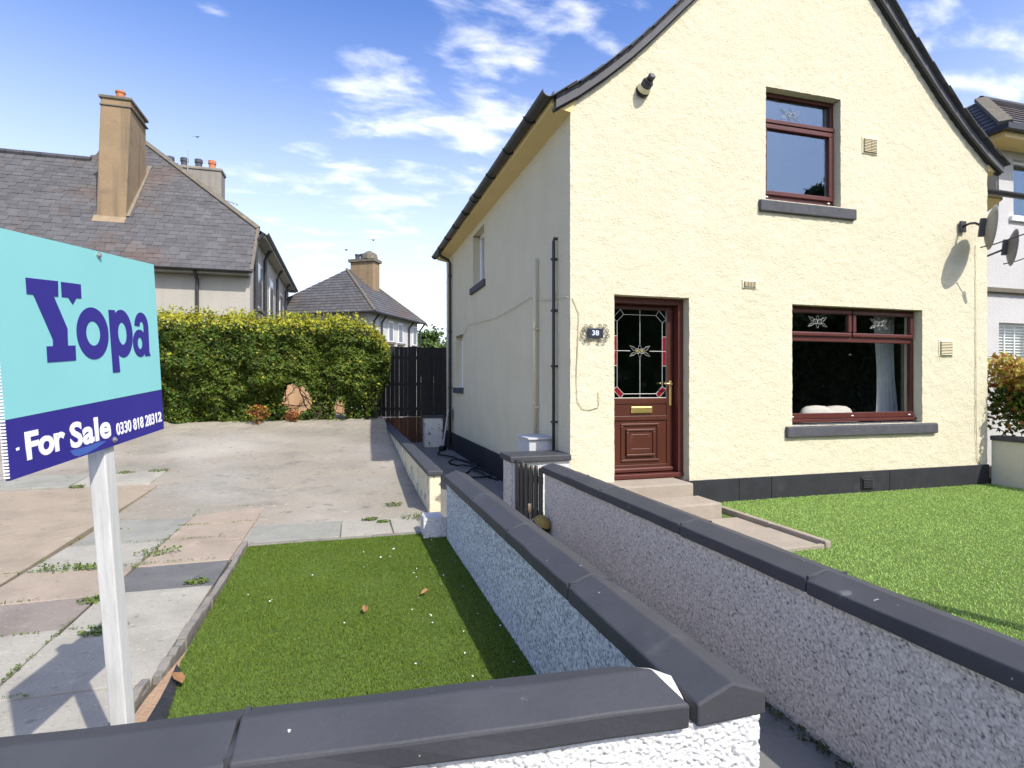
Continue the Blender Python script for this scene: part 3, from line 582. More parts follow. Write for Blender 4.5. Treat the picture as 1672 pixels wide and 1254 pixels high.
while k < 13.8:
    MB().tube([(2.075+.075*math.cos(a), k, 3.133-.004*(k-5.7)-.075*math.sin(a)) for a in np.linspace(0, math.pi, 9)], .011, 6).box(2.10, 2.19, k-.012, k+.012, 3.07, 3.10).build('bracket', BLACKP, GUT); k += .93
MB().lathe([(.076, -.05), (.076, .05)], (2.075, 9.4, 3.118), (0, 1, 0), 14).build('gutter_joint', BLACKP, GUT)
DP = MB().tube([(2.075, 13.10, 3.06), (2.075, 13.10, 2.99), (2.14, 13.08, 2.93), (2.28, 13.06, 2.86), (2.315, 13.06, 2.78), (2.315, 13.06, -1.40), (2.27, 13.05, -1.5)], .036, 8).build('downpipe', BLACKP, H, smooth=True)
for z in (2.5, 1.2, -.1, -1.2): MB().lathe([(.045, -.03), (.045, .03)], (2.315, 13.06, z), n=10).build('collar', BLACKP, DP)
VP = MB().tube([(2.325, 6.90, -.70), (2.325, 6.90, 1.60)], .026, 8).build('cream_pipe', CREAM, H, smooth=True)
for z in (.7, -.3): MB().box(2.29, 2.372, 6.865, 6.935, z-.012, z+.012).build('clip', CREAM, VP)
BP = MB().tube([(2.375, 6.22, 1.69), (2.33, 6.22, 1.69), (2.325, 6.22, 1.66), (2.325, 6.22, .5), (2.325, 6.22, -1.5)], .020, 8).build('black_pipe', BLACKP, H, smooth=True)
for z in (1.45, .85, .2, -.45): MB().box(2.296, 2.372, 6.195, 6.245, z-.012, z+.012).build('clip', BLACKP, BP)
# plinths
for x0, x1 in [(3.74, 4.55), (4.554, 5.02), (5.024, 6.9), (6.904, XR+.012)]: MB().box(x0, x1, YF-.022, YF+.05, -1.46, -1.145).build('plinth_panel', PLINTH, H, bevel=.006)
MB().box(2.335, 2.42, 6.17, YB, -1.56, -1.14).build('plinth_panel', PLINTH, H, bevel=.008)
MB().box(2.345, 2.92, YF-.018, YF+.04, -1.46, -1.145).build('plinth_panel', PLINTH, H, bevel=.006)
def vent(x0, x1, z0, z1, n, m, cols=1, y=YF):
    v = MB().box(x0, x1, y-.012, y+.01, z0, z1).build('air_vent', m, H, bevel=.004)
    e = .02; wd = (x1-x0-2*e)
    MB().box(x0+e, x1-e, y-.018, y-.0125, z0+e, z1-e).build('vent_gap_shade', VENTD if m is VENTM else DARK, v)  # sheet proud of the plate; shade between the louvres is its colour
    for c in range(cols):
        a = x0+e+wd*c/cols+(.004 if c else 0); bb = x0+e+wd*(c+1)/cols-(.004 if c < cols-1 else 0)
        for k in range(n):
            z = z0+e+(z1-z0-2*e)*(k+.5)/n; h = (z1-z0-2*e)/n*.30
            MB().hexa([(a, y-.034, z-h), (bb, y-.034, z-h), (bb, y-.016, z-h*.4), (a, y-.016, z-h*.4), (a, y-.032, z), (bb, y-.032, z), (bb, y-.014, z+h), (a, y-.014, z+h)]).build('louvre', m, v)
vent(6.455, 6.715, 3.0, 3.22, 9, VENTM, 2); vent(4.61, 4.82, 1.155, 1.26, 5, VENTM, 4); vent(7.79, 8.055, .37, .60, 9, VENTM); vent(6.41, 6.62, -1.375, -1.215, 6, BLACKP, 1, YF-.022)
# cables
MB().tube([(2.352, 11.7, .98), (2.35, 11.2, 1.18), (2.35, 10.2, 1.12), (2.35, 9.0, 1.07), (2.35, 7.9, 1.10), (2.35, 7.2, 1.14), (2.35, 6.6, 1.02), (2.35, 6.1, .98), (2.345, 5.86, .96), (2.40, 5.806, .93), (2.47, 5.806, .78), (2.455, 5.806, .4), (2.44, 5.806, .1), (2.45, 5.806, -.18), (2.50, 5.806, -.27), (2.60, 5.806, -.29), (2.70, 5.806, -.265), (2.712, 5.806, -.20), (2.706, 5.806, -.09)], .0045, 5).build('cable', CABLE, H, smooth=True)
MB().tube([(8.48, 5.806, 1.95), (8.475, 5.806, .5), (8.48, 5.806, -.6), (8.50, 5.806, -1.05), (8.56, 5.806, -1.14)], .005, 5).build('cable', CABLE, H, smooth=True)
# ---- windows
def motif(c, w, h, m, parent, name='leaded_motif', r=.0022, y=None):
    cx, yy, cz = c; b = MB()
    def loop(pts): b.tube([(cx+p*w/2, yy, cz+q*h/2) for p, q in pts], r, 5, closed=True)
    circ = lambda x, z, rr: [(x+rr*math.cos(t)*h/w, z+rr*math.sin(t)) for t in np.linspace(0, 2*math.pi, 13)[:-1]]
    for s in (-1, 1):
        loop(circ(s*.22, 0, .38)); loop([(s*.22-.1*s, .15), (s*.30, .12), (s*.24, -.22)])
        loop([(s*.36, .28), (s*.62, .62), (s*1.0, .78), (s*.80, .40), (s*.58, .02)])
        loop([(s*.36, -.28), (s*.60, -.20), (s*.80, -.40), (s*1.0, -.78), (s*.62, -.62)])
    loop([(-.14, .35), (-.10, .75), (0, 1.0), (.10, .75), (.14, .35), (0, .2)]); loop([(-.14, -.35), (-.10, -.75), (0, -1.0), (.10, -.75), (.14, -.35), (0, -.2)])
    return b.build(name, m, parent)
def frame_rect(b, x0, x1, z0, z1, y0, y1, t):
    b.box(x0, x1, y0, y1, z0, z0+t).box(x0, x1, y0, y1, z1-t, z1).box(x0, x0+t, y0, y1, z0+t+.0005, z1-t-.0005).box(x1-t, x1, y0, y1, z0+t+.0005, z1-t-.0005); return b
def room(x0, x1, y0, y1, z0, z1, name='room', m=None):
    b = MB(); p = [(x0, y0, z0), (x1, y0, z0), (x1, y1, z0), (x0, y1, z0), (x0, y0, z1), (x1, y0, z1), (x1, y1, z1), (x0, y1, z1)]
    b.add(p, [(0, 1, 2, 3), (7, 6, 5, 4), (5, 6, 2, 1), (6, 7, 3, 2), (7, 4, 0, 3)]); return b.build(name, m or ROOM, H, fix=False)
# upper front window
x0, x1, z0, z1 = 4.94, 6.125, 2.315, 3.67
WU = thing('window', None, None, (5.53, 5.95, z0)); WU.parent = H; WU.location = Vector((5.53, 5.95, z0))-WL[H.name]
frame_rect(MB(), x0, x1, z0, z1, 5.935, 6.0, .065).box(x0+.066, x1-.066, 5.935, 6.0, 3.245, 3.30).build('frame', MAHOG, WU, bevel=.006)
frame_rect(MB(), x0+.05, x1-.05, z0+.045, 3.25, 5.905, 5.96, .058).build('casement', MAHOG, WU, bevel=.008)
MB().box(x0+.03, x1-.03, 5.90, 5.93, 3.262, 3.31).build('transom', MAHOG, WU, bevel=.006)
MB().box(x0+.1, x1-.1, 5.945, 5.951, z0+.10, 3.20).build('pane', GLASSU, WU); MB().box(x0+.06, x1-.06, 5.962, 5.968, 3.295, z1-.06).build('pane', GLASSU, WU)
motif((5.45, 5.957, 3.43), .30, .16, LEAD, WU)
MB().hexa([(4.85, 5.775, 2.11), (6.33, 5.775, 2.11), (6.33, 5.98, 2.11), (4.85, 5.98, 2.11), (4.85, 5.775, 2.245), (6.33, 5.775, 2.245), (6.33, 5.98, 2.29), (4.85, 5.98, 2.29)]).build('sill', SILL, WU, bevel=.012)
MB().box(x0, x1, 5.915, 5.96, 2.28, 2.32).build('sill_strip', MAHOG, WU); 
for x in (5.02, 5.98): MB().box(x, x+.03, 5.893, 5.906, 2.322, 2.336).build('trim_clip', WHITEP, WU)
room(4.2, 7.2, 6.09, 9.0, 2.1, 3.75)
# lower front window
x0, x1, z0, z1 = 5.335, 7.515, -.495, 1.005
WD = thing('window', None, None, (6.42, 5.95, z0)); WD.parent = H; WD.location = Vector((6.42, 5.95, z0))-WL[H.name]
frame_rect(MB(), x0, x1, z0, z1, 5.945, 6.01, .06).box(x0+.061, x1-.061, 5.945, 6.01, .545, .62).box(6.38, 6.44, 5.946, 6.009, .621, z1-.061).build('frame', MAHOG, WD, bevel=.006)
for a, c in ((x0+.045, 6.40), (6.42, x1-.045)): frame_rect(MB(), a, c, .61, z1-.045, 5.915, 5.965, .055).build('casement', MAHOG, WD, bevel=.014)
MB().box(x0, x1, 5.90, 5.965, -.50, -.46).box(x0+.02, x1-.05, 5.915, 5.965, -.455, -.385).build('sill_strip', MAHOG, WD, bevel=.005)
MB().box(x0+.055, x1-.055, 5.972, 5.978, -.44, .55).build('pane', GLASS, WD)
for a, c in ((x0+.095, 6.35), (6.47, x1-.095)): MB().box(a, c, 5.945, 5.951, .66, z1-.095).build('pane', GLASS, WD)
motif((5.86, 5.938, .80), .30, .17, LEAD, WD); motif((6.88, 5.938, .80), .30, .17, LEAD, WD)
MB().hexa([(5.245, 5.775, -.675), (7.735, 5.775, -.675), (7.735, 5.98, -.675), (5.245, 5.98, -.675), (5.245, 5.775, -.545), (7.735, 5.775, -.545), (7.735, 5.98, -.505), (5.245, 5.98, -.505)]).build('sill', SILL, WD, bevel=.012)
for x in (5.42, 6.38, 7.36): MB().box(x, x+.035, 5.905, 5.914, -.43, -.418).build('trim_clip', WHITEP, WD)
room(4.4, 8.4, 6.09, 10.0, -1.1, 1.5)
def curtain(x0, x1, z0, z1, y, label, n, wig=.03, flare=0):
    xs = np.linspace(0, 1, n*6+1); zs = np.linspace(z0, z1, 12); X_, Z_ = np.meshgrid(xs, zs, indexing='ij')
    t = (Z_-z0)/(z1-z0); Xw = x0+(x1-x0)*(X_*(1-flare*np.sin(t*2.6)*.4)+flare*.12*np.sin(t*5)*(1-X_)); Yw = y+wig*np.sin(X_*n*2*np.pi+t*.8)*(.6+.4*X_)
    i, j = np.meshgrid(np.arange(len(xs)-1), np.arange(11), indexing='ij'); i = i.ravel(); j = j.ravel()
    np_obj('curtain', arr(Xw, Yw, Z_).reshape(-1, 3), np.stack([i*12+j, (i+1)*12+j, (i+1)*12+j+1, i*12+j+1], 1), CURT, label=label, cat='curtain')
curtain(7.24, 7.66, -.55, 1.2, 6.30, 'white net curtain gathered at the right side of the lower window', 5, .03, .6)
curtain(5.30, 5.55, -.55, 1.2, 6.22, 'white curtain edge at the left side of the lower window', 3, .02)
def puff(b, c, r, sx, sy, sz):
    m = [(math.sin(t)**.6*r, -math.cos(t)*r) for t in np.linspace(.02, math.pi-.02, 9)]; q = MB(); q.lathe(m, (0, 0, 0), n=14)
    b.add([(c[0]+p[0]*sx, c[1]+p[1]*sy, c[2]+p[2]*sz) for p in q.v], q.f)
b = MB(); puff(b, (6.38, 6.5, -.46), .27, 1, .45, .55); puff(b, (6.80, 6.55, -.46), .27, 1, .45, .52); puff(b, (6.6, 6.5, -.57), .32, 1.7, .5, .55)
b.build('sofa_cushion', CUSH, smooth=True, label='pale grey sofa cushion behind the lower front window', cat='cushion')
# side windows
for (a, c, z0, z1), sy in ((SH[0], (9.78, 10.95)), (SH[1], (11.72, 12.75))):
    w = thing('window', None, None, (XL, a, z0)); w.parent = H; w.location = Vector((XL, a, z0))-WL[H.name]
    b = MB(); x = 2.51
    b.box(x, x+.06, a-.02, c+.02, z0, z0+.06).box(x, x+.06, a-.02, c+.02, z1-.06, z1+.02).box(x, x+.06, a-.02, a+.05, z0+.061, z1-.061).box(x, x+.06, c-.06, c+.02, z0+.061, z1-.061).build('frame', WHITEP, w, bevel=.006)
    MB().box(x+.02, x+.026, a+.04, c-.05, z0+.05, z1-.05).build('pane', GLASS, w)
    MB().box(2.325, 2.56, sy[0], sy[1], z0-.125, z0-.004).build('sill', SILL, w, bevel=.01)
    b = MB(); b.add([(2.62, a-.3, z0-.3), (2.62, c+.3, z0-.3), (2.62, c+.3, z1+.1), (2.62, a-.3, z1+.1)], [(0, 1, 2, 3)]); b.build('room', ROOM, H, fix=False)
# front door
D = thing('front_door', None, None, (3.39, 5.95, -1.1)); D.parent = H; D.location = Vector((3.39, 5.95, -1.1))-WL[H.name]
MB().box(2.86, 2.925, 5.91, 6.09, -1.06, 1.02).box(3.805, 3.90, 5.91, 6.09, -1.06, 1.02).box(2.926, 3.804, 5.91, 6.09, .93, 1.02).box(2.86, 3.90, 5.90, 6.09, -1.115, -1.062).build('frame', MAHOG, D, bevel=.006)
lx0, lx1 = 2.935, 3.795; gz0, gz1 = -.175, .875; gx0, gx1 = 3.005, 3.715
b = MB(); b.box(lx0, gx0, 5.975, 6.02, -1.055, .925).box(gx1, lx1, 5.975, 6.02, -1.055, .925).box(gx0+.0005, gx1-.0005, 5.976, 6.019, gz1, .925).box(gx0+.0005, gx1-.0005, 5.976, 6.019, -.245, gz0)
b.box(gx0+.0005, gx1-.0005, 5.985, 6.018, -.385, -.2455).box(gx0+.0005, gx1-.0005, 5.974, 6.019, -.44, -.3855).box(gx0+.0005, gx1-.0005, 5.988, 6.018, -.965, -.4405).box(gx0+.0005, gx1-.0005, 5.974, 6.019, -1.055, -.9655)
b.build('door_leaf', MAHOGP, D, bevel=.005)
for k, (mx, mz0, mz1, dd) in enumerate([(.10, -.93, -.475, .016), (.165, -.865, -.54, .030), (.225, -.80, -.60, .018)]):
    frame_rect(MB(), gx0+mx, gx1-mx, mz0, mz1, 5.988-dd, 5.9875+.001*k, .030).build('panel_moulding', MAHOGP, D, bevel=.009)
MB().box(gx0+.196, gx1-.196, 5.972, 5.988, -.834, -.571).build('panel', MAHOGP, D, bevel=.008)
MB().box(lx0-.01, lx1+.01, 5.945, 5.9735, -1.05, -1.0).build('weather_bar', MAHOG, D, bevel=.012)
PN = MB().box(gx0-.005, gx1+.005, 5.994, 6.000, gz0-.005, gz1+.005).build('glass_pane', GLASSD, D)
cm = MB(); cx = (gx0+gx1)/2; czm = .385; y = 5.990; ix0, ix1, iz0, iz1 = gx0+.055, gx1-.055, gz0+.05, gz1-.06; ch = .085
def ln(*p, r=.0036): cm.tube([(q[0], y, q[1]) for q in p], r, 5)
ln((ix0, iz0+ch), (ix0, iz1-ch)); ln((ix1, iz0+ch), (ix1, iz1-ch)); ln((ix0+ch, iz0), (ix1-ch, iz0)); ln((ix0+ch, iz1), (ix1-ch, iz1))
for sx, ex in ((ix0, gx0), (ix1, gx1)):
    s = 1 if sx == ix0 else -1
    for (zz, ez, t) in ((iz0, gz0, 1), (iz1, gz1, -1)):
        ln((sx, zz+t*ch), (sx+s*ch, zz)); ln((ex, ez+t*(ch+.02)), (ex+s*(ch+.015), ez)); ln((sx, zz+t*ch), (ex, ez+t*(ch+.02))); ln((sx+s*ch, zz), (ex+s*(ch+.015), ez))
    for zz in (.56, czm, .21): ln((ex, zz), (sx, zz))
ln((cx, gz0), (cx, czm-.085)); ln((cx, czm+.085), (cx, gz1)); ln((gx0, czm), (cx-.13, czm)); ln((cx+.13, czm), (gx1, czm))
ln((gx0, gz0+.003), (gx0, gz1-.003)); ln((gx1, gz0+.003), (gx1, gz1-.003)); ln((gx0, gz0+.003), (gx1, gz0+.003))
cm.build('lead_came', LEAD, D)
motif((cx, y, czm), .27, .16, LEAD, D)
for s in (-1, 1): MB().lathe([(.020, 0), (.016, .003)], (cx+s*.03, y-.001, czm), (0, -1, 0), 10).build('rose_bead', BRASS, D)
for a, c in ((gx0, ix0), (ix1, gx1)):
    MB().box(a+.004, c-.004, 5.989, 5.993, .215, czm-.004).build('red_pane', REDG, D); MB().box(a+.004, c-.004, 5.989, 5.993, czm+.004, .556).build('red_pane', REDG, D)
for s, ex, sx in ((1, gx0, ix0), (-1, gx1, ix1)):
    MB().prism([(ex+s*.002, 5.989, gz0+ch+.014), (sx, 5.989, iz0+ch-.004), (sx+s*(ch-.004), 5.989, iz0), (ex+s*(ch+.008), 5.989, gz0+.006)], (0, .004, 0)).build('red_pane', REDG, D)
LB = MB().box(3.235, 3.515, 5.966, 5.985, -.355, -.275).build('letterbox', BRASS, D, bevel=.008); MB().box(3.255, 3.495, 5.960, 5.9655, -.345, -.285).build('flap', BRASS, LB, bevel=.004)
HD = MB().box(3.742, 3.772, 5.962, 5.975, -.27, .03).build('door_handle', BRASS, D, bevel=.005); MB().tube([(3.757, 5.965, -.01), (3.757, 5.925, -.01), (3.74, 5.915, -.008), (3.64, 5.915, 0)], .010, 8).build('lever', BRASS, HD, smooth=True)
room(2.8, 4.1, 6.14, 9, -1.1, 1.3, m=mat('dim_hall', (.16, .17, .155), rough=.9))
for o in D.children: o.location.y += .03 if o.name.startswith('frame') else .07
# steps
MB().box(2.40, 3.72, 5.50, 5.91, -1.46, -1.112).build('step', STEP, H, bevel=.018); MB().box(2.40, 3.78, 5.08, 5.499, -1.46, -1.25).build('step', STEP, H, bevel=.018)
FG = [o for o in COL.objects if o.name == 'front_garden'][0]; WL['front_garden'] = Vector(FG.location)
MB().box(2.08, 3.1, 3.98, 4.6, -1.46, -1.405).build('paving_slab', STEP, FG, bevel=.008); MB().box(3.106, 3.95, 3.98, 4.6, -1.46, -1.40).build('paving_slab', STEP, FG, bevel=.008)
MB().box(2.08, 3.0, 4.606, 5.07, -1.46, -1.40).build('paving_slab', STEP, FG, bevel=.008); MB().box(3.006, 3.95, 4.606, 5.07, -1.46, -1.407).build('paving_slab', STEP, FG, bevel=.008)
MB().box(3.955, 4.02, 4.60, 5.46, -1.46, -1.358).build('kerb_stone', STEP, FG, bevel=.012); MB().box(3.955, 4.02, 3.92, 4.595, -1.46, -1.358).build('kerb_stone', STEP, FG, bevel=.012)
MB().box(2.08, 3.95, 3.925, 3.97, -1.46, -1.385).build('kerb_stone', STEP, FG, bevel=.008)

# wall-mounted things
PQ = thing('house_number_plaque', 'scrolled iron house number plaque with a dark slate beside the front door', 'number plaque', (2.66, 5.79, .44))
MB().box(2.565, 2.752, 5.782, 5.796, .505, .613).build('plate', PLQ, PQ, bevel=.004)
b = MB()
def curl(cx_, cz_, r0, turns, start, sg):
    return [(cx_+r0*(1-.75*t)*math.cos(start+sg*t*turns*2*math.pi), 5.79, cz_+r0*(1-.75*t)*math.sin(start+sg*t*turns*2*math.pi)) for t in np.linspace(0, 1, 16)]
for sx in (-1, 1):
    for sz in (-1, 1):
        b.tube(curl(2.659+sx*.115, .559+sz*.078, .026, 1.3, 0, sx*sz), .0042, 5); b.tube(curl(2.659+sx*.055, .559+sz*.082, .024, 1.3, math.pi, -sx*sz), .0042, 5)
        b.tube(curl(2.659+sx*.150, .559+sz*.034, .026, 1.3, math.pi/2, sx*sz), .0042, 5); b.tube([(2.659+sx*.095, 5.79, .559+sz*.055), (2.659+sx*.13, 5.79, .559+sz*.03), (2.659+sx*.155, 5.79, .559)], .0042, 5)
        b.tube([(2.659+sx*.03, 5.79, .559+sz*.056), (2.659+sx*.06, 5.79, .559+sz*.07), (2.659+sx*.09, 5.79, .559+sz*.055)], .0042, 5)
b.build('scrollwork', IRON, PQ, kind='stuff')
def text_mesh(txt, size, off, align='LEFT', extrude=.0006, shear=0, space=1.0):
    cu = bpy.data.curves.new('lettering', 'FONT'); cu.body = txt; cu.size = size; cu.offset = off; cu.extrude = extrude; cu.align_x = align; cu.space_character = space; cu.resolution_u = 4
    o = bpy.data.objects.new('tmp', cu); COL.objects.link(o); bpy.context.view_layer.update()
    me = bpy.data.meshes.new_from_object(o.evaluated_get(bpy.context.evaluated_depsgraph_get())); COL.objects.unlink(o); bpy.data.objects.remove(o); return me
def put_text(txt, size, off, m, name, parent, org, ex, ez, width=None, height=None, **k):
    """lettering in the plane spanned by ex (reading direction) and ez (up); fitted to width and cap height"""
    me = text_mesh(txt, size, off, **k); me.materials.clear(); me.materials.append(m)
    co = np.empty(len(me.vertices)*3); me.vertices.foreach_get('co', co); co = co.reshape(-1, 3); lo, hi = co.min(0), co.max(0)
    kx = width/(hi[0]-lo[0]) if width else 1; ky = height/(hi[1]-lo[1]) if height else kx
    ex, ez = Vector(ex).normalized(), Vector(ez).normalized(); n = ex.cross(ez); A = np.array([ex[:], ez[:], n[:]])
    P = np.stack([(co[:, 0]-lo[0])*kx, (co[:, 1]-lo[1])*ky, co[:, 2]], 1)@A
    me.vertices.foreach_set('co', P.astype(np.float32).ravel()); me.update(); me.name = name
    o = bpy.data.objects.new(name, me); place(o, org, parent); return o
put_text('38', .08, .002, DIGIT, 'digits', PQ, (2.615, 5.7805, .532), (1, 0, 0), (0, 0, 1), .085, .058)
# security light on the gable
WLT = thing('wall_light', 'round dark security light on a cream base high on the gable', 'wall light', (3.255, 5.81, 3.36)); ax = Vector((0.02, -.95, .32)).normalized(); c0 = Vector((3.255, 5.815, 3.345))
MB().lathe([(.075, -.02), (.085, .01), (.080, .02)], c0, ax, 18).build('back_plate', BLACKP, WLT, smooth=False); MB().lathe([(.078, .03), (.078, .085), (.072, .09)], c0, ax, 18).build('base_ring', VENTM, WLT)
MB().lathe([(.066, .09), (.066, .13), (.05, .142), (.045, .165), (.03, .17)], c0, ax, 18).build('lamp_head', BLACKP, WLT); MB().lathe([(.03, .17), (.042, .176), (.042, .205), (.03, .215)], c0+Vector((.012, 0, .015)), ax, 14).build('sensor', BLACKP, WLT)
# satellite dishes
def dish(c, n, rx, rz, wall_pt, label, pole_dir, arm):
    c = Vector(c); n = Vector(n).normalized(); a = n.cross(Vector((0, 0, 1))).normalized(); u = a.cross(n)*1.0; t = thing('satellite_dish', label, 'satellite dish', wall_pt)
    vs = []; K, N_ = 6, 28
    for lay in (0, 1):
        for k in range(K+1):
            q = k/K
            for j in range(N_):
                an = 2*math.pi*j/N_; vs.append(c+a*(rx*q*math.cos(an))+u*(rz*q*math.sin(an))+n*((q*q-1)*.075-lay*.006))
    off = (K+1)*N_; fs = []
    for lay in (0, 1):
        for k in range(K):
            for j in range(N_): fs.append((lay*off+k*N_+j, lay*off+k*N_+(j+1) % N_, lay*off+(k+1)*N_+(j+1) % N_, lay*off+(k+1)*N_+j))
    fs += [(K*N_+j, K*N_+(j+1) % N_, off+K*N_+(j+1) % N_, off+K*N_+j) for j in range(N_)]
    MB().add(vs, fs).build('reflector', DISHM, t, smooth=True)
    back = c-n*.08; w = Vector(wall_pt)
    MB().tube([w, w+Vector((0, -.10, .02)), w+Vector((0, -.17, .01)), w.lerp(back, .6)+Vector((0, -.08, 0)), back-Vector((0, 0, .01))], .016, 8).build('mount_arm', BLACKP, t, smooth=True)
    MB().obox(w+Vector((0, -.012, 0)), (.05, 0, 0), (0, .012, 0), (0, 0, .075)).build('wall_plate', BLACKP, t)
    MB().obox(back-n*.03, a*.03, u*.12, n*.03).build('bracket', BLACKP, t)
    MB().tube([back-n*.02-u*(rz*.9), c-u*(rz*.75)+n*.05, c-u*(rz*.2)+n*arm], .009, 6).build('feed_arm', BLACKP, t)
    f = c-u*(rz*.2)+n*arm; MB().lathe([(.02, -.08), (.028, 0), (.032, .05), (.02, .055)], f, (c-f).normalized(), 12).build('receiver', DISHM, t)
    return t
dish((8.27, 5.46, 2.08), (.71, -.69, -.10), .265, .295, (8.20, 5.80, 2.17), 'grey satellite dish on the cream gable near its right corner', 0, .42)
dish((10.08, 6.35, 2.14), (.71, -.69, -.10), .26, .29, (9.62, 6.88, 1.92), 'smaller dark satellite dish on the white neighbouring wall', 0, .40)
# meter box
MX = thing('meter_box', 'pale grey meter box with flat lid against the side wall', 'meter box', (2.2, 6.6, -1.0)); MB().box(2.06, 2.36, 6.33, 6.80, -1.52, -.665).build('box', METERM, MX, bevel=.01); MB().box(2.04, 2.362, 6.30, 6.83, -.664, -.64).build('lid', METERM, MX, bevel=.006)

# ------------------------------------------------------------------ for sale sign
SG = thing('for_sale_sign', 'aqua and indigo for sale board bolted to a leaning white post', 'sign', (-.63, 2.1, -1.5))
TL = Vector((-.80431, 1.61670, .37056)); bw = Vector((.163705, .982734, .08623)); bh = Vector((.032588, .081974, -.996102)); bn = Vector((.985971, -.165877, .018606)); BWID, BHT = .7666, .61
def B(u, v, d=0): return TL+bw*u+bh*v+bn*d
BD = MB().hexa([B(0, .461, -.010), B(BWID, .461, -.010), B(BWID, .461, 0), B(0, .461, 0), B(0, 0, -.010), B(BWID, 0, -.010), B(BWID, 0, 0), B(0, 0, 0)]).build('board', AQUA, SG)
MB().hexa([B(0, BHT, -.010), B(BWID, BHT, -.010), B(BWID, BHT, 0), B(0, BHT, 0), B(0, .4615, -.010), B(BWID, .4635, -.010), B(BWID, .4635, 0), B(0, .4615, 0)]).build('base_band', NAVY, SG)
b = MB()
for k in range(74): v = .004+k*.00815; b.obox(B(-.0022, v+.003, -.005), bw*.0022, bh*.0022, bn*.0055)
b.build('fluted_edge', SIGNW, SG, kind='stuff')
def flat(name, pts, m, d0=.0004, d1=.0012, parent=BD): # flat print, sliced from a polygon in board coordinates
    return MB().prism([B(u, v, d0) for u, v in pts], bn*(d1-d0)).build(name, m, parent)
LOGO = []
flat('letter', [(.1070, .1110), (.2300, .1090), (.2262, .1515), (.2080, .1525), (.2545, .2390), (.2512, .2868), (.2840, .2868), (.2820, .3300), (.1625, .3300), (.1640, .2868), (.1895, .2868), (.1910, .2690), (.1300, .1525), (.1065, .1525)], NAVY)
flat('letter_serif', [(.2420, .1097), (.3290, .1092), (.3272, .1505), (.3035, .1512), (.2855, .1705), (.2680, .1515), (.2408, .1515)], NAVY)
def ring(cu_, cv, ro, rov, ri, riv, name='letter', extra=None):
    n = 36; vs = []
    for j in range(n):
        a = 2*math.pi*j/n; vs += [B(cu_+ro*math.cos(a), cv+rov*math.sin(a), .0012), B(cu_+ri*math.cos(a), cv+riv*math.sin(a), .0012), B(cu_+ro*math.cos(a), cv+rov*math.sin(a), .0003), B(cu_+ri*math.cos(a), cv+riv*math.sin(a), .0003)]
    m = MB(); m.add(vs, [f for j in range(n) for f in ((4*j, 4*((j+1) % n), 4*((j+1) % n)+1, 4*j+1), (4*j, 4*j+2, 4*((j+1) % n)+2, 4*((j+1) % n)), (4*j+1, 4*((j+1) % n)+1, 4*((j+1) % n)+3, 4*j+3))])
    for e in extra or []: m.prism([B(u, v, .0003) for u, v in e], bn*.00098)
    return m.build(name, NAVY, BD)
ring(.3720, .2525, .0785, .0785, .0345, .0370)
ring(.5290, .2530, .0615, .0785, .0250, .0365, extra=[[(.4590, .1775), (.4945, .1775), (.5010, .3780), (.4605, .3780)]])
m = MB()
def arc(cu_, cv, ro, rov, ri, riv, a0, a1, n=22):
    vs = []
    for j in range(n+1):
        a = a0+(a1-a0)*j/n; vs += [B(cu_+ro*math.cos(a), cv+rov*math.sin(a), .0012), B(cu_+ri*math.cos(a), cv+riv*math.sin(a), .0012), B(cu_+ro*math.cos(a), cv+rov*math.sin(a), .0003), B(cu_+ri*math.cos(a), cv+riv*math.sin(a), .0003)]
    m.add(vs, [f for j in range(n) for f in ((4*j, 4*j+4, 4*j+5, 4*j+1), (4*j, 4*j+2, 4*j+6, 4*j+4), (4*j+1, 4*j+5, 4*j+7, 4*j+3))])
arc(.6520, .2300, .0455, .0510, .0130, .0190, -math.pi*.97, 0); m.prism([B(u, v, .0003) for u, v in ((.6640, .2280), (.6975, .2280), (.6940, .3180), (.7010, .3330), (.6640, .3330))], bn*.00097)
arc(.6345, .2865, .0450, .0480, .0150, .0200, 0, 2*math.pi, 26); m.build('letter', NAVY, BD)
up_ = -bh
BB = [o for o in COL.objects if o.name == 'base_band'][0]
put_text('For', .1, .0034, SIGNW, 'lettering', BB, B(.0595, .5745, .0006), bw, up_, .1500, .0735, space=.95)
put_text('Sale', .1, .0034, SIGNW, 'lettering', BB, B(.2310, .5800, .0006), bw, up_, .1960, .0750, space=1.04)
put_text('0330 818 283', .05, .0010, SIGNW, 'lettering', BB, B(.4575, .5815, .0006), bw, up_, .2420, .0400)
put_text('12', .05, .0016, SIGNW, 'lettering', BB, B(.7100, .5790, .0006), bw, up_, .0430, .0370)
flat('swoosh', [(.2250, .5830), (.2400, .5990), (.2600, .6060), (.3000, .6055), (.3500, .5990), (.4000, .5880), (.3700, .5835), (.3000, .5850)], SWOOSH, .0001, .0005, BB)
flat('printed_mark', [(.0260, .535), (.038, .534), (.038, .541), (.0275, .542)], SIGNW, .0002, .0006, BB)
pc = lambda v, du=0, d=0: B(.4320+.0135*(v-.62)+du, v, -.010+d)
PT = MB().hexa([pc(1.95, -.027, -.052), pc(1.95, .027, -.052), pc(1.95, .027, -.0003), pc(1.95, -.027, -.0003), pc(.002, -.027, -.052), pc(.002, .027, -.052), pc(.002, .027, -.0003), pc(.002, -.027, -.0003)]).build('post', POSTW, SG, bevel=.004)
for (u, v) in ((.4277, .012), (.4420, .592)): MB().lathe([(.0105, 0), (.0105, .002), (.006, .003), (.006, .007), (.004, .008)], B(u, v, .0003), bn, 12).build('bolt', STEEL, SG)

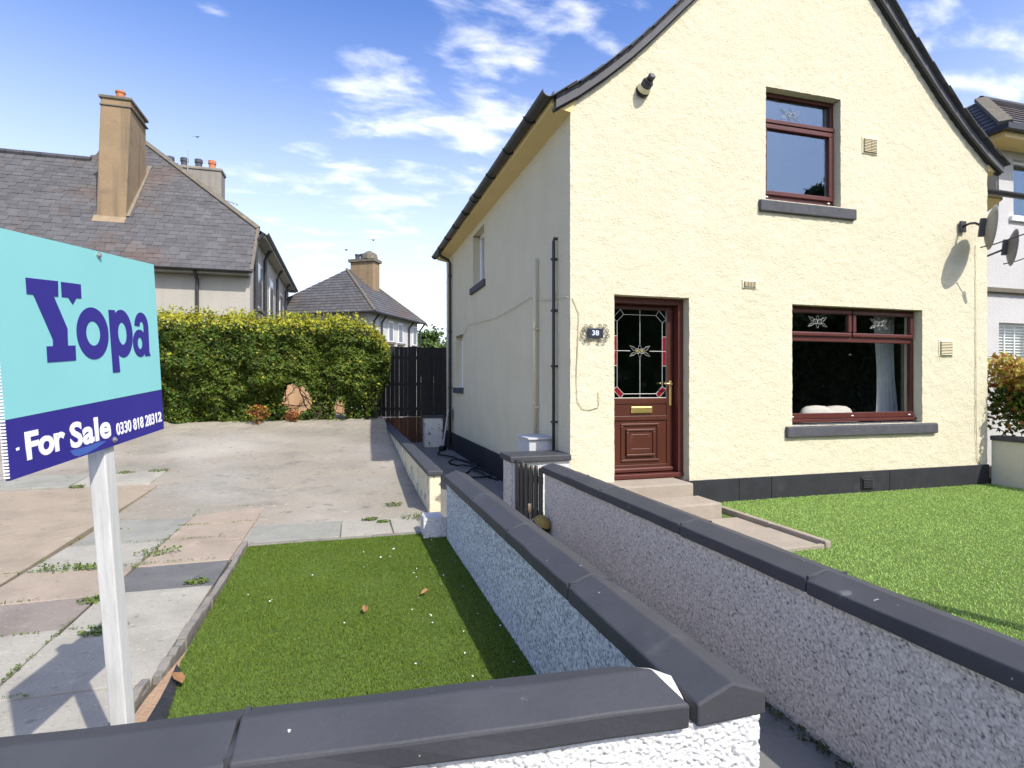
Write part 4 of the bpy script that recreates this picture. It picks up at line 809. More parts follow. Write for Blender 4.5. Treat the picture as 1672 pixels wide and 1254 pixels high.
# ------------------------------------------------------------------ leaves
def leaf_cloud(P, Nrm, size, seed, spread=.9, fold=.35):
    rg = np.random.default_rng(seed); n = len(P)
    d = Nrm+rg.normal(0, spread, (n, 3)); d /= np.linalg.norm(d, axis=1)[:, None]
    t = np.cross(d, rg.normal(0, 1, (n, 3))); t /= np.linalg.norm(t, axis=1)[:, None]; s = np.cross(d, t)
    L = (size*(.6+.8*rg.random(n)))[:, None]
    A = P-t*L*.5; C = P+t*L*.5; Bv = P+s*L*.30+d*L*fold*.35; D_ = P-s*L*.30+d*L*fold*.35
    V = np.stack([A, Bv, C, D_], 1).reshape(-1, 3); i = np.arange(n)*4
    return V, np.concatenate([np.stack([i, i+1, i+2], 1), np.stack([i, i+2, i+3], 1)])
HG = thing('hedge', 'tall green beech hedge with bare stems at its foot behind the driveway', 'hedge', (-2, 13.8, -.8))
rg = np.random.default_rng(77)
x0, x1, y0, y1 = -6.4, .98, 13.25, 14.35
def hedge_top(x): return 1.42+.10*fbm(x, x*0, 1.3, 3, 4)*2+np.where(x > .2, -(x-.2)**2*.9, 0)
def hedge_bot(x): return np.interp(x, [-6.4, -2.2, -1.7, -1.4, -.9, -.4, .1, .5, .7, .98], [-.88, -.86, -.86, -.84, -.84, -.84, -.84, -.80, -.45, .05])
n = 62000; x = rg.uniform(x0, x1, n); t = rg.random(n); fr = rg.random(n) < .72
zt, zb = hedge_top(x), hedge_bot(x); z = zb+(zt-zb)*rg.random(n)**.92
bul = .34*fbm(x, z, 1.7, 3, 6)*2+.18*fbm(x, z, 4.5, 2, 9)*2-.38*np.clip((.35-z)/.9, 0, 1)
yfr = y0-bul+np.clip((z-zt+.35)/.35, 0, 1)**2*.25+np.where(x > .55, (x-.55)**2*1.4, 0)
y = np.where(fr, np.minimum(yfr+rg.exponential(.07, n), y1-.02), rg.uniform(13.5, y1, n))
rag = 1+1.6*fbm(x, z, 7, 2, 13); keep = ~(((x+1.06)/.30)**2+((z+.36)/.36)**2 < rag) & ~(((x+.15)/.13)**2+((z+.62)/.24)**2 < rag) & ~((x > -1.75) & (z < -.35) & fr & (rg.random(n) < .5)) & (y < y1)
x, y, z, fr, zt = x[keep], y[keep], z[keep], fr[keep], zt[keep]
# tufts that stick out above the clipped top
k = 2600; cx_ = rg.uniform(x0, x1, 130)[rg.integers(0, 130, k)]; tx = cx_+rg.normal(0, .03, k); tz = hedge_top(tx)+rg.random(k)**1.6*.20*np.where(rg.random(k) < .6, 1, .4); ty = rg.uniform(13.4, 14.2, 130)[rg.integers(0, 130, k)]
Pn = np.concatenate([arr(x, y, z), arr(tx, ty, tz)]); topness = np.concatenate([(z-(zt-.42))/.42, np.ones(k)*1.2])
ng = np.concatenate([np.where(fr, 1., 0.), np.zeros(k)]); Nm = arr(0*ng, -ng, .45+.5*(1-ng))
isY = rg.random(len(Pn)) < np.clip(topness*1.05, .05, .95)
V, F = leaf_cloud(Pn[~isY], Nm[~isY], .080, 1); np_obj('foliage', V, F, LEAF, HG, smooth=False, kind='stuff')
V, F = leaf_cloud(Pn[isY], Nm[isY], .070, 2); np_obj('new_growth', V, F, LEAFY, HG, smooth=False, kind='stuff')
n = 9000; x = rg.uniform(-6.3, .75, n); z = -.86+(hedge_top(x)-.25+.86)*rg.random(n); kp = ~(((x+1.06)/.36)**2+((z+.36)/.40)**2 < 1) & ~(((x+.15)/.17)**2+((z+.62)/.27)**2 < 1) & ~((x > -1.75) & (z < -.5) & (rg.random(n) < .35))
V, F = leaf_cloud(arr(x, rg.uniform(13.9, 14.3, n), z)[kp], np.tile([0, -1., .2], (kp.sum(), 1)), .15, 12); np_obj('inner_foliage', V, F, LEAF, HG, smooth=False, kind='stuff')
def twist(p0, p1, r0, r1, k=7, w=.05):
    p0, p1 = Vector(p0), Vector(p1); pts = [p0.lerp(p1, i/k)+Vector((rnd.uniform(-w, w), rnd.uniform(-w, w)*.6, 0))*(0 < i < k) for i in range(k+1)]
    return pts, [r0+(r1-r0)*i/k for i in range(k+1)]
for xx in [-5.6, -4.7, -3.8, -3.0, -2.3, -1.8, -1.42, -.72, -.60, -.36, .06, .30, .48, .66]:
    b = MB(); p, r_ = twist((xx, 13.75, -.95), (xx+rnd.uniform(-.12, .12), 13.8, -.1), .045 if xx in (-.60, -.36, .06) else .028, .02); b.tube(p, r_, 6)
    for q in range(4): p, r_ = twist((xx, 13.76, -.5+.2*q), (xx+rnd.uniform(-.4, .4), 13.75+rnd.uniform(-.2, .2), .2+.25*q), .014, .006); b.tube(p, r_, 5)
    b.build('trunk', BARK, HG)
b = MB()
for k in range(16):
    a = rnd.uniform(0, 6.28); p, r_ = twist((-1.1+.38*math.cos(a), 13.78, -.38+.42*math.sin(a)), (-1.1+.3*math.cos(a+2.2), 13.85, -.30+.36*math.sin(a+2.2)), .009, .005, 6, .06); b.tube(p, r_, 5)
for k in range(6):
    a = rnd.uniform(0, 6.28); p, r_ = twist((-.15+.2*math.cos(a), 13.78, -.62+.28*math.sin(a)), (-.15+.14*math.cos(a+2.3), 13.85, -.6+.2*math.sin(a+2.3)), .010, .006, 5, .04); b.tube(p, r_, 5)
b.build('bare_twigs', BARK, HG, kind='stuff')
def small_bush(name, c, r, n, m, label, seed, cat='shrub', size=.06, stems=5, zs=1.0, m2=None, f2=0):
    rg = np.random.default_rng(seed); t = thing(name, label, cat, (c[0], c[1], c[2]-r*zs)); d = rg.normal(0, 1, (n, 3)); d /= np.linalg.norm(d, axis=1)[:, None]
    q = r*(rg.random(n)**.45)*(1+.35*fbm(d[:, 0]*2, d[:, 2]*2+d[:, 1], 1.5, 2, seed)*2); P = np.array(c)+d*q[:, None]*np.array([1, 1, zs])
    pick = rg.random(n) < f2
    V, F = leaf_cloud(P[~pick], d[~pick], size, seed); np_obj('leaves', V, F, m, t, smooth=False, kind='stuff')
    if m2: V, F = leaf_cloud(P[pick], d[pick], size, seed+1); np_obj('leaves', V, F, m2, t, smooth=False, kind='stuff')
    for k in range(stems):
        p, r_ = twist((c[0]+rnd.uniform(-.05, .05), c[1], c[2]-r*zs-.12), (c[0]+rnd.uniform(-.6, .6)*r, c[1]+rnd.uniform(-.3, .3)*r, c[2]+r*zs*.3), .012, .005); MB().tube(p, r_, 5).build('stem', BARK, t)
    return t
small_bush('shrub', (-1.80, 13.25, -.64), .22, 260, LEAFR, 'small orange red shrub at the left of the gap under the hedge', 3, m2=LEAFY, f2=.22)
small_bush('shrub', (-1.14, 13.35, -.70), .19, 170, LEAFR, 'smaller orange red shrub in the gap under the hedge', 4)
# golden shrub on the right
rb = thing('shrub', 'golden and red leaved shrub behind the right boundary wall', 'shrub', (9.5, 5.5, -.9)); rg = np.random.default_rng(8); n = 17000
x = rg.uniform(8.93, 10.6, n); y = rg.uniform(4.95, 6.05, n); top_ = .36+.22*fbm(x, y, 2.2, 3, 2)*2; z = -.75+(top_+.75)*rg.random(n)**.8; kp = (rg.random(n) < np.clip((z+.75)/.5, .3, 1)); x, y, z, top_ = x[kp], y[kp], z[kp], top_[kp]
q = rg.random(len(x)); up3 = (z > top_-.42); yl = up3 & (q < .80); rd = (up3 & (q >= .80)) | (~up3 & (q < .14)); gr = ~(yl | rd); P = arr(x, y, z)
for msk, m_, nm in ((yl, LEAFP, 'golden_leaves'), (rd, LEAFR, 'red_leaves'), (gr, LEAF, 'green_leaves')):
    V, F = leaf_cloud(P[msk], np.tile([-.3, -.5, .6], (msk.sum(), 1)), .075, 5); np_obj(nm, V, F, m_, rb, smooth=False, kind='stuff')
for k in range(7): p, r_ = twist((9.05+.18*k, 5.45, -1.3), (9.05+.18*k+rnd.uniform(-.2, .2), 5.45, .1), .018, .007); MB().tube(p, r_, 5).build('stem', BARK, rb)

# ------------------------------------------------------------------ fences
FN = thing('fence', 'tall black boarded fence closing the side passage', 'fence', (1.5, 14.8, -1.5))
xx = .42
while xx < 2.52:
    w = .108; g = rnd.choice([.002, .0025, .006, .002, .004]); top = .945+rnd.uniform(-.012, .012)
    MB().box(xx, xx+w, 14.80, 14.818, -.86, top).build('board', FENCE, FN); 
    MB().box(xx, xx+w, 14.802, 14.817, -1.55, -.862+rnd.uniform(-.01, 0)).build('gravel_board', BROWNB, FN); xx += w+g
for z in (.66, -.02, -.66): MB().box(.40, 2.55, 14.82, 14.86, z-.04, z+.04).build('rail', FENCE, FN)
for x in (.55, 2.50): MB().box(x-.05, x+.05, 14.861, 14.95, -1.6, .90).build('post', FENCE, FN)
TF = thing('fence', 'tan boarded fence glimpsed through the gap under the hedge', 'fence', (-.8, 16.9, -.9))
for k in range(14): MB().box(-1.75+.125*k, -1.75+.125*k+.118, 16.90, 16.92, -1.1, .55+rnd.uniform(-.01, .01)).build('board', TANB, TF)
WB = thing('low_wall', 'low white flaking block wall with dark top at the end of the passage', 'low wall', (2, 13.7, -1.5)); MB().box(1.80, 2.24, 13.60, 13.95, -1.55, -.83).build('block', mat('flaking_white', (.66, .65, .60), (.55, .54, .50), s=5, rough=.95, bump=[(30, .006, 3)], stain=[(7, .56, .63, (.20, .19, .16)), (15, .62, .68, (.12, .12, .10))]), WB, bevel=.01)
MB().box(1.77, 2.27, 13.57, 13.98, -.829, -.785).build('coping_stone', COPE, WB, bevel=.008)

# ------------------------------------------------------------------ slated neighbour on the left
LH = thing('house', 'grey harled house with a mossy slate roof and buff chimney behind the hedge', 'house', (-7, 20, -1.3))
E1 = Vector((0, 17.1, 3.12)); SLP = 1.11; RZ = 6.88; RY = 17.1+(RZ-3.12)/SLP
def s1(x, z, d=0): # point on the front slope; d out along normal
    n = Vector((0, -SLP, 1)).normalized(); return Vector((x, 17.1+(z-3.12)/SLP, z))+n*d
APX = s1(-6.85, 8.35); HIPB = s1(-2.53, 4.62)
b = MB(); out = [s1(-14, 3.12), s1(-2.50, 3.12), HIPB, APX, s1(-7.75, RZ), s1(-14, RZ)]
b.prism([p for p in out], Vector((0, SLP, -1)).normalized()*.08)
yb_ = 29.0
b.add([HIPB, APX, Vector((-6.85, yb_-3, 8.35)), Vector((-2.30, yb_, 4.45)), Vector((-2.30, 18.25, 4.45))], [(0, 1, 2, 3, 4)])
b.add([APX, s1(-7.75, RZ), Vector((-9, 24.5, 5.0)), Vector((-9, yb_, 5.0)), Vector((-6.85, yb_-3, 8.35))], [(0, 1, 2, 3, 4)]); b.add([s1(-14, RZ), s1(-7.75, RZ), Vector((-7.75, 24, 3.1)), Vector((-14, 24, 3.1))], [(0, 1, 2, 3)]); b.add([Vector((-6.85, yb_-3, 8.35)), Vector((-2.30, yb_, 4.45)), Vector((-9, yb_, 5.0))], [(0, 1, 2)])
LR = b.build('roof', SLATE, LH, fix=False)
MB().box(-14, -2.60, 17.40, 28.8, -1.6, 3.3).box(-9, -2.62, 18.75, 28.8, 3.3, 4.5).build('wall', HARLG, LH)
# slates of the front slope
var = []
for k in range(5): var.append(MB().obox((0, 0, 0), (.5, 0, 0), (0, .5, 0), (0, 0, .5)).mesh('slate', SLATE))
nrm = Vector((0, -SLP, 1)).normalized(); upv = Vector((0, 1, SLP)).normalized(); tilt = Quaternion((1, 0, 0), math.atan2(SLP, 1)-.035)
poly2 = [(p.x, (p-Vector((p.x, 17.1, 3.12))).length) for p in out]
def inside(x, s):
    c = False; n = len(poly2)
    for i in range(n):
        (xa, ya), (xb, yb2) = poly2[i], poly2[i-1]
        if (ya > s) != (yb2 > s) and x < (xb-xa)*(s-ya)/(yb2-ya)+xa: c = not c
    return c
sl_all = []; EXP = .185; row = 0; s = -.04
while s < 8.2:
    x = -2.47-(.125 if row % 2 else 0); first = True
    while x > -13.6:
        w = .25+rnd.uniform(-.03, .03)
        xc = x-w/2
        if inside(min(max(xc, -13.9), -2.52), max(s+.12, .02)): sl_all.append((xc, s, w-.008))
        x -= w
    s += EXP; row += 1
def seen(q): # nearest and clear of the sign board and the stack
    x, s, w = q; p = s1(x, 3.12)+upv*s; hid = (-6.75 < x < -6.0 and p.z > 4.7); return (p.length+(30 if x < -8.9 else 0)+(30 if hid else 0)+(30 if (x < -5.0 and p.z < 3.9) else 0))
sl_all.sort(key=seen); bs = MB()
for idx, (x, s, w) in enumerate(sl_all):
    p = s1(x, 3.12)+upv*(s+.125)+nrm*.016; lift = rnd.uniform(-.004, .006)
    if idx < 296: inst(var[idx % 5], 'slate', LR, p+nrm*lift, tilt@Quaternion((0, 0, 1), rnd.uniform(-.02, .02)), (w, .27, .012))
    else:
        a = Vector((w/2, 0, 0)); u2 = (tilt@Vector((0, 1, 0)))*.135; n2 = (tilt@Vector((0, 0, 1)))*.006; bs.obox(p+nrm*lift, a, u2, n2)
bs.build('slate', SLATE, LR, kind='stuff', fix=False)
b = MB(); x = -14
while x < -7.9: b.tube([(x, RY, RZ+.03), (x+.42, RY, RZ+.03)], .10, 8); x += .43
b.build('ridge_tile', SLATED, LR, kind='stuff')
b = MB(); b.obox((HIPB+APX)/2+nrm*.04, (APX-HIPB)/2, nrm.cross((APX-HIPB).normalized())*.07, nrm*.035); b.build('hip_flashing', CAP, LR)
MB().obox((s1(-2.51, 3.12)+HIPB)/2+nrm*.02, (HIPB-s1(-2.51, 3.12))/2, Vector((.04, 0, 0)), nrm*.03).build('verge', CAP, LR)
halfpipe((-14, 17.03, 3.10), (-2.55, 17.03, 3.10), .06).build('gutter', BLACKP, LH); MB().box(-14, -2.60, 17.10, 17.40, 3.0, 3.08).build('soffit', HARLG, LH)
halfpipe((-2.28, 18.15, 4.47), (-2.28, 29.0, 4.44), .08).build('gutter', BLACKP, LH); MB().box(-2.60, -2.30, 18.25, 28.9, 4.32, 4.40).build('soffit', HARLG, LH)
MB().tube([(-3.92, 17.05, 3.05), (-3.92, 17.33, 2.85), (-3.92, 17.35, -1.3)], .045, 8).build('downpipe', BLACKP, LH)
for yv, r_ in ((18.0, .055), (20.0, .06), (23.4, .05), (26.5, .05)): MB().tube([(-2.32, yv, 4.40), (-2.45, yv, 4.2), (-2.53, yv, 4.0), (-2.53, yv, -1.3)], r_, 8).build('downpipe', BLACKP, LH)
for yv in (18.7, 21.6, 24.8):
    w = MB().box(-2.605, -2.58, yv, yv+.9, 2.3, 3.7).build('window', WHITEP, LH); MB().box(-2.579, -2.574, yv+.07, yv+.83, 2.38, 3.62).build('pane', mat('dim_pane', (.05, .06, .08), rough=.1, spec=.6), w); MB().box(-2.62, -2.50, yv-.05, yv+.95, 2.2, 2.297).build('sill', CAP, w)
# big chimney
CS = MB().hexa([(-6.72, 18.46, 4.2), (-6.00, 18.46, 4.2), (-6.00, 20.4, 4.2), (-6.72, 20.4, 4.2), (-6.60, 18.46, 8.02), (-5.86, 18.46, 8.02), (-5.90, 19.85, 8.02), (-6.60, 19.85, 8.02)]).build('chimney', CHIM, LH, bevel=.03)
MB().box(-6.64, -5.83, 18.42, 19.90, 8.0, 8.09).build('cap', CAP, CS, bevel=.02); MB().box(-6.62, -5.83, 18.43, 19.88, 7.80, 7.84).build('cap_band', CAP, CS, bevel=.01)
for yv in (18.85, 19.45): MB().lathe([(.12, 0), (.125, .06), (.11, .10), (.11, .24), (.13, .25), (.13, .30), (.10, .31)], (-6.24, yv, 8.10), n=16).build('chimney_pot', TERRA, CS)
MB().hexa([(-6.76, 18.32, 4.46), (-5.97, 18.32, 4.46), (-5.97, 18.5, 4.66), (-6.76, 18.5, 4.66), (-6.76, 18.30, 4.50), (-5.97, 18.30, 4.50), (-5.97, 18.47, 4.71), (-6.76, 18.47, 4.71)]).build('flashing', mat('mortar_flashing', (.30, .23, .15), (.22, .17, .115), s=6, rough=.95), CS)
b = MB(); b.obox(s1(-5.95, 5.75)+nrm*.04, upv*1.42, Vector((.06, 0, 0)), nrm*.03); b.build('flashing', mat('pale_flashing', (.24, .20, .15), (.17, .15, .12), s=5, rough=.95), CS)
# rear chimney
C2 = MB().box(-7.0, -4.60, 24.0, 24.75, 5.0, 8.12).build('chimney', CHIMG, LH, bevel=.03); MB().box(-7.04, -4.56, 23.96, 24.79, 8.12, 8.24).build('cap', CHIMG, C2, bevel=.03)
for xv, m_ in ((-6.42, DPOT), (-5.94, DPOT), (-5.45, DPOT), (-4.98, TERRA)): MB().lathe([(.12, 0), (.12, .22), (.145, .24), (.145, .36), (.12, .38)], (xv, 24.35, 8.24), n=14).build('chimney_pot', m_, C2)
MB().tube([(-5.72, 23.9, 7.4), (-5.72, 23.9, 8.75)], .02, 6).build('mast', STEEL, C2)

# ------------------------------------------------------------------ hipped house in the middle distance
th = R(31.1); dv = Vector((math.sin(th), math.cos(th), 0)); ev = Vector((-math.cos(th), math.sin(th), 0)); C0 = Vector((1.164, 24.665, 3.06)); zv = Vector((0, 0, 1))
MH = thing('house', 'distant white house with a hipped grey slate roof beyond the black fence', 'house', C0-zv*4.5)
Q = lambda e, d, z=0: C0+ev*e+dv*d+zv*z
A1, A2 = Q(3.0, 2.75, 2.42), Q(2.9, 3.6, 2.38); EW, DL = 6.2, 5.35
b = MB(); ec = [Q(0, 0), Q(EW, 0), Q(EW, DL), Q(0, DL)]
b.add(ec+[A1, A2], [(0, 1, 4), (1, 2, 5, 4), (2, 3, 5), (3, 0, 4, 5), (3, 2, 1, 0)]); MR = b.build('roof', SLATE, MH)
def courses(p0, p1, q0, q1, n, cols, parent): # lapped slates between eave p0-p1 and top q0-q1
    bb = MB(); nn = (p1-p0).cross(q0-p0).normalized()
    if nn.z < 0: nn = -nn
    for r in range(n):
        a, c = r/n, (r+1.25)/n; l0, l1 = p0.lerp(q0, a), p1.lerp(q1, a); h0, h1 = p0.lerp(q0, min(c, 1)), p1.lerp(q1, min(c, 1)); m_ = max(2, int(cols*(l1-l0).length/(p1-p0).length))
        for k in range(m_):
            f0, f1 = (k+.02)/m_, (k+.98)/m_; w4 = [l0.lerp(l1, f0)+nn*.035, l0.lerp(l1, f1)+nn*.035, h0.lerp(h1, f1)+nn*.012, h0.lerp(h1, f0)+nn*.012]
            bb.add(w4+[p-nn*.02 for p in w4[:2]], [(0, 1, 2, 3), (0, 4, 5, 1)])
    return bb.build('slate', SLATE, parent, kind='stuff', fix=False)
courses(ec[0], ec[1], A1, A1+ev*.01, 16, 22, MR); courses(ec[3], ec[0], A2, A1, 16, 20, MR)
for p, q in ((ec[0], A1), (A1, A2), (ec[3], A2)): MB().tube([p+zv*.03, q+zv*.05], .06, 6).build('ridge_tile', CAP, MR)
wi = .32
b = MB(); wb = [Q(wi, wi), Q(EW-wi, wi), Q(EW-wi, DL-wi), Q(wi, DL-wi)]; b.hexa([p-zv*4.7 for p in wb]+[p+zv*.05 for p in wb]); b.build('wall', HARLW, MH)
MB().tube([Q(-.03, -.02, -.02), Q(-.03, DL, -.02)], .055, 8).build('gutter', BLACKP, MH); MB().tube([Q(0, -.03, -.02), Q(EW, -.03, -.02)], .055, 8).build('gutter', BLACKP, MH)
for d_ in (.42, 1.1, 3.9, 5.2): MB().tube([Q(.0, d_, -.05), Q(.24, d_, -.35), Q(.26, d_, -4.5)], .045, 6).build('downpipe', BLACKP, MH)
for d_ in (1.85, 2.85, 4.45):
    w = MB().obox(Q(wi-.01, d_+.22, -.68), dv*.24, ev*.02, zv*.48).build('window', WHITEP, MH); MB().obox(Q(wi-.034, d_+.22, -.68), dv*.18, ev*.004, zv*.42).build('pane', mat('dim_pane', (.10, .12, .15), rough=.1, spec=.6), w); MB().obox(Q(wi-.06, d_+.22, -1.21), dv*.32, ev*.07, zv*.05).build('sill', CAP, w)
cc = Q(2.35, 3.35, 0)
MC = MB().hexa([cc+dv*a+ev*e_+zv*z for z in (1.0, 2.85) for a, e_ in ((-.30, -.62), (-.30, .62), (.34, .62), (.34, -.62))]).build('chimney', CHIM, MH, bevel=.02)
MB().obox(cc+dv*.02+zv*2.92, dv*.40, ev*.70, zv*.07).build('cap', CAP, MC); 
for e_ in (.40, .12, -.16, -.44): MB().lathe([(.11, 0), (.11, .2), (.13, .22), (.13, .30)], cc+ev*e_+zv*2.99, n=10).build('chimney_pot', DPOT if e_ > 0 else CAP, MC)
MB().lathe([(.42, 0), (.36, .26), (.10, .42)], cc-ev*.25+zv*2.99, n=10).build('cowl', CAP, MC)

# ------------------------------------------------------------------ white neighbour on the right
NH = thing('house', 'white harled neighbouring house with a hipped slate roof at the right edge', 'house', (11, 8, -1.4))
NY = 6.9
V, F = wall_grid(breaks([8.6, 10.95, 10.60, 12.0, 12.3, 14.5], .12), breaks([-1.5, -.35, 1.03, 2.86, 3.84, 4.2], .12), [(10.60, 12.3, -.35, 1.03), (10.95, 12.0, 2.86, 3.84)], lambda u, v: (v < 3.0) | (u > 10.58), lambda u, v, d: arr(u, NY+d, v), .004, .14, 4)
np_obj('wall', V, F, HARLW, NH); MB().box(10.582, 10.62, NY+.02, 13, -1.5, 4.2).build('side_wall', HARLG, NH); MB().box(8.72, 10.58, NY+.03, NY+.1, 2.9, 2.99).build('wall_head', HARLG, NH)  # side of the white house in grey harl: its shade is in the colour
e0 = Vector((10.12, 6.48, 4.12)); ap = e0+Vector((1.2, 1.2, 1.12)); NR = MB()
NR.add([e0, (15.5, 6.48, 4.12), (15.5, ap.y, ap.z), ap, (10.12, 11, 4.12), (ap.x, 9.8, ap.z)], [(0, 1, 2, 3), (4, 0, 3, 5)]); NRo = NR.build('roof', SLATE, NH, fix=False)
courses(e0, Vector((15.5, 6.48, 4.12)), ap, Vector((15.5, ap.y, ap.z)), 9, 24, NRo); courses(Vector((10.12, 11, 4.12)), e0, Vector((ap.x, 9.8, ap.z)), ap, 9, 18, NRo)
MB().obox((e0+ap)/2+Vector((0, 0, .05)), (ap-e0)/2*.98, (ap-e0).normalized().cross(zv).normalized()*.09, Vector((-.1, -.1, .2)).normalized()*.03).build('hip_tile', CAP, NRo)
MB().tube([ap+zv*.04, Vector((15.5, ap.y, ap.z+.04))], .07, 8).build('ridge_tile', SLATED, NRo)
MB().box(10.05, 15.5, 6.40, 6.50, 4.05, 4.14).box(10.05, 10.14, 6.501, 11, 4.05, 4.14).build('gutter', BLACKP, NH); MB().box(10.14, 15.5, 6.51, 6.92, 3.96, 4.06).box(10.14, 10.60, 6.921, 11, 3.96, 4.06).build('soffit', CREAMS, NH)
MB().box(8.72, 14.5, NY-.07, NY+.02, 1.53, 1.61).build('string_course', CAP, NH, bevel=.01)
for (xa, xb, za, zb_) in ((10.95, 12.0, 2.86, 3.84), (10.60, 12.3, -.35, 1.03)):
    w = thing('window', None, None, (xa, NY+.1, za)); w.parent = NH; w.location = Vector((xa, NY+.1, za))-WL[NH.name]
    frame_rect(MB(), xa-.01, xb+.01, za-.01, zb_+.01, NY+.07, NY+.13, .06).box((xa+xb)/2-.03, (xa+xb)/2+.03, NY+.071, NY+.129, za+.06, zb_-.06).build('frame', WHITEP, w); MB().box(xa+.05, xb-.05, NY+.1, NY+.106, za+.05, zb_-.05).build('pane', GLASSU if za > 2 else GLASS, w)
    MB().box(xa-.1, xb+.1, NY-.05, NY+.08, za-.09, za-.012).build('sill', WHITEP, w)
    b = MB(); b.add([(xa-.3, NY+.5, za-.3), (xb+.3, NY+.5, za-.3), (xb+.3, NY+.5, zb_+.3), (xa-.3, NY+.5, zb_+.3)], [(0, 1, 2, 3)]); b.build('room', ROOM, NH, fix=False)
    if za < 0:
        sm = MB().box(-.84, .84, -.012, .012, -.013, .002).mesh('blind_slat', BLIND)
        for k in range(26): inst(sm, 'blind_slat', w, ((xa+xb)/2, NY+.17, za+.05+k*.05), Quaternion((1, 0, 0), .5))
        for xv in np.linspace(xa+.12, xb-.12, 7): MB().box(xv-.012, xv+.012, NY+.145, NY+.15, za+.03, zb_-.03).build('blind_tape', BLIND, w)
# small boxed eave with gutter between the two houses
halfpipe((8.78, 6.33, 2.985), (10.28, 6.33, 2.97), .065).build('gutter', BLACKP, NH); MB().hexa([(8.72, 6.42, 2.90), (9.95, 6.42, 2.90), (9.95, NY, 2.62), (8.72, NY, 2.62), (8.72, 6.42, 2.985), (9.95, 6.42, 2.985), (9.95, NY, 2.985), (8.72, NY, 2.985)]).build('boxed_eave', CREAMS, NH)
MB().tube([(9.28, 6.33, 2.93), (9.28, 6.34, 2.80), (9.20, 6.45, 2.70), (9.0, 6.7, 2.55), (8.85, 6.8, 2.4)], .04, 8).build('downpipe', BLACKP, NH, smooth=True)

# ------------------------------------------------------------------ trees
def tree(name, base, h, r, n, m, label, seed, size=.25, group=None):
    t = thing(name, label, 'tree', base, group); rg = np.random.default_rng(seed); x, y, z = base
    p, r_ = twist((x, y, z), (x+rnd.uniform(-.3, .3), y, z+h*.75), h*.028, h*.008, 6, h*.02); b = MB(); b.tube(p, r_, 8)
    for k in range(9):
        s = p[2+k % 4]; a = rnd.uniform(0, 6.28); q, r2 = twist(s, s+Vector((math.cos(a)*r*.75, math.sin(a)*r*.75, h*rnd.uniform(.08, .3))), h*.010, h*.003, 5, .1); b.tube(q, r2, 6)
    b.build('trunk', BARK, t)
    C = np.stack([rg.normal(0, .42, 46)*r, rg.normal(0, .42, 46)*r, h*(.40+.52*rg.random(46))], 1); wz = 1-np.abs(C[:, 2]/h-.6)*1.3; C[:, :2] *= np.clip(wz, .25, 1)[:, None]
    k = rg.integers(0, 46, n); d = rg.normal(0, 1, (n, 3)); d /= np.linalg.norm(d, axis=1)[:, None]; P = np.array(base)+C[k]+d*(r*.30*(.5+.9*rg.random(46)[k])*rg.random(n)**.4)[:, None]*np.array([1, 1, .75])
    V, F = leaf_cloud(P, d, size, seed); np_obj('crown', V, F, m, t, smooth=False, kind='stuff'); return t
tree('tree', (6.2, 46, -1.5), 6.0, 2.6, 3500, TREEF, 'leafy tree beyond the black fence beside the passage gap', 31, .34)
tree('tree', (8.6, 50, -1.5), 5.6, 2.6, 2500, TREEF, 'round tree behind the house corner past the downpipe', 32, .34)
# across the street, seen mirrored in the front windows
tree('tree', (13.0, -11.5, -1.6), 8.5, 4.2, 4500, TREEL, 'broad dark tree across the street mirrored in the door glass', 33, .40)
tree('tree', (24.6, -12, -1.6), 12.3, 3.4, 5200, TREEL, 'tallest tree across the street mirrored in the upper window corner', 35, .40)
b = thing('hedge', 'tall dark hedge across the street mirrored in the lower window', 'hedge', (17, -8.2, -1.6)); rg = np.random.default_rng(3); n = 30000
xh = rg.uniform(6, 30, n); V, F = leaf_cloud(arr(xh, rg.uniform(-8.8, -7.8, n)+.5*fbm(xh, xh*0, .8, 2, 3), -1.6+(4.9+1.5*fbm(xh, xh*0, .5, 2, 5))*rg.random(n)**.8), np.tile([0, 1., .3], (n, 1)), .34, 6); np_obj('foliage', V, F, TREEL, b, smooth=False, kind='stuff')

# ------------------------------------------------------------------ small things
HS = MB(); hp = [(2.02, 12.6), (1.88, 12.1), (1.95, 11.7), (2.15, 11.1), (2.32, 10.5), (2.25, 9.9), (2.0, 9.5), (1.85, 9.1), (1.98, 8.8), (2.22, 8.85), (2.30, 9.3), (2.2, 9.9), (1.98, 10.3), (1.88, 10.7), (2.0, 10.95), (2.2, 10.8), (2.25, 10.3), (2.12, 9.6), (2.2, 9.0), (2.3, 8.5)]
pts = []
for k in range(len(hp)-1):
    p0, p1, p2, p3 = [Vector((*hp[min(max(k+o, 0), len(hp)-1)], 0)) for o in (-1, 0, 1, 2)]
    for t in (0, .25, .5, .75): pts.append(.5*((2*p1)+(p2-p0)*t+(2*p0-5*p1+4*p2-p3)*t*t+(3*p1-p0-3*p2+p3)*t**3)+Vector((0, 0, -1.512+.012*(k % 3))))
HS.tube(pts, .016, 6).build('garden_hose', RUBBER, smooth=True, label='black garden hose lying in loops on the shaded passage', cat='hose')
BR = thing('broom', 'long handled broom leaning by the downpipe foot', 'broom', (2.15, 12.9, -1.53)); MB().tube([(2.12, 12.85, -1.42), (2.26, 12.98, -.62)], .017, 7).build('handle', METERM, BR); MB().obox((2.11, 12.84, -1.47), (.06, .14, 0), (.05, -.02, 0), (0, 0, .055)).build('head', RUBBER, BR, bevel=.01)
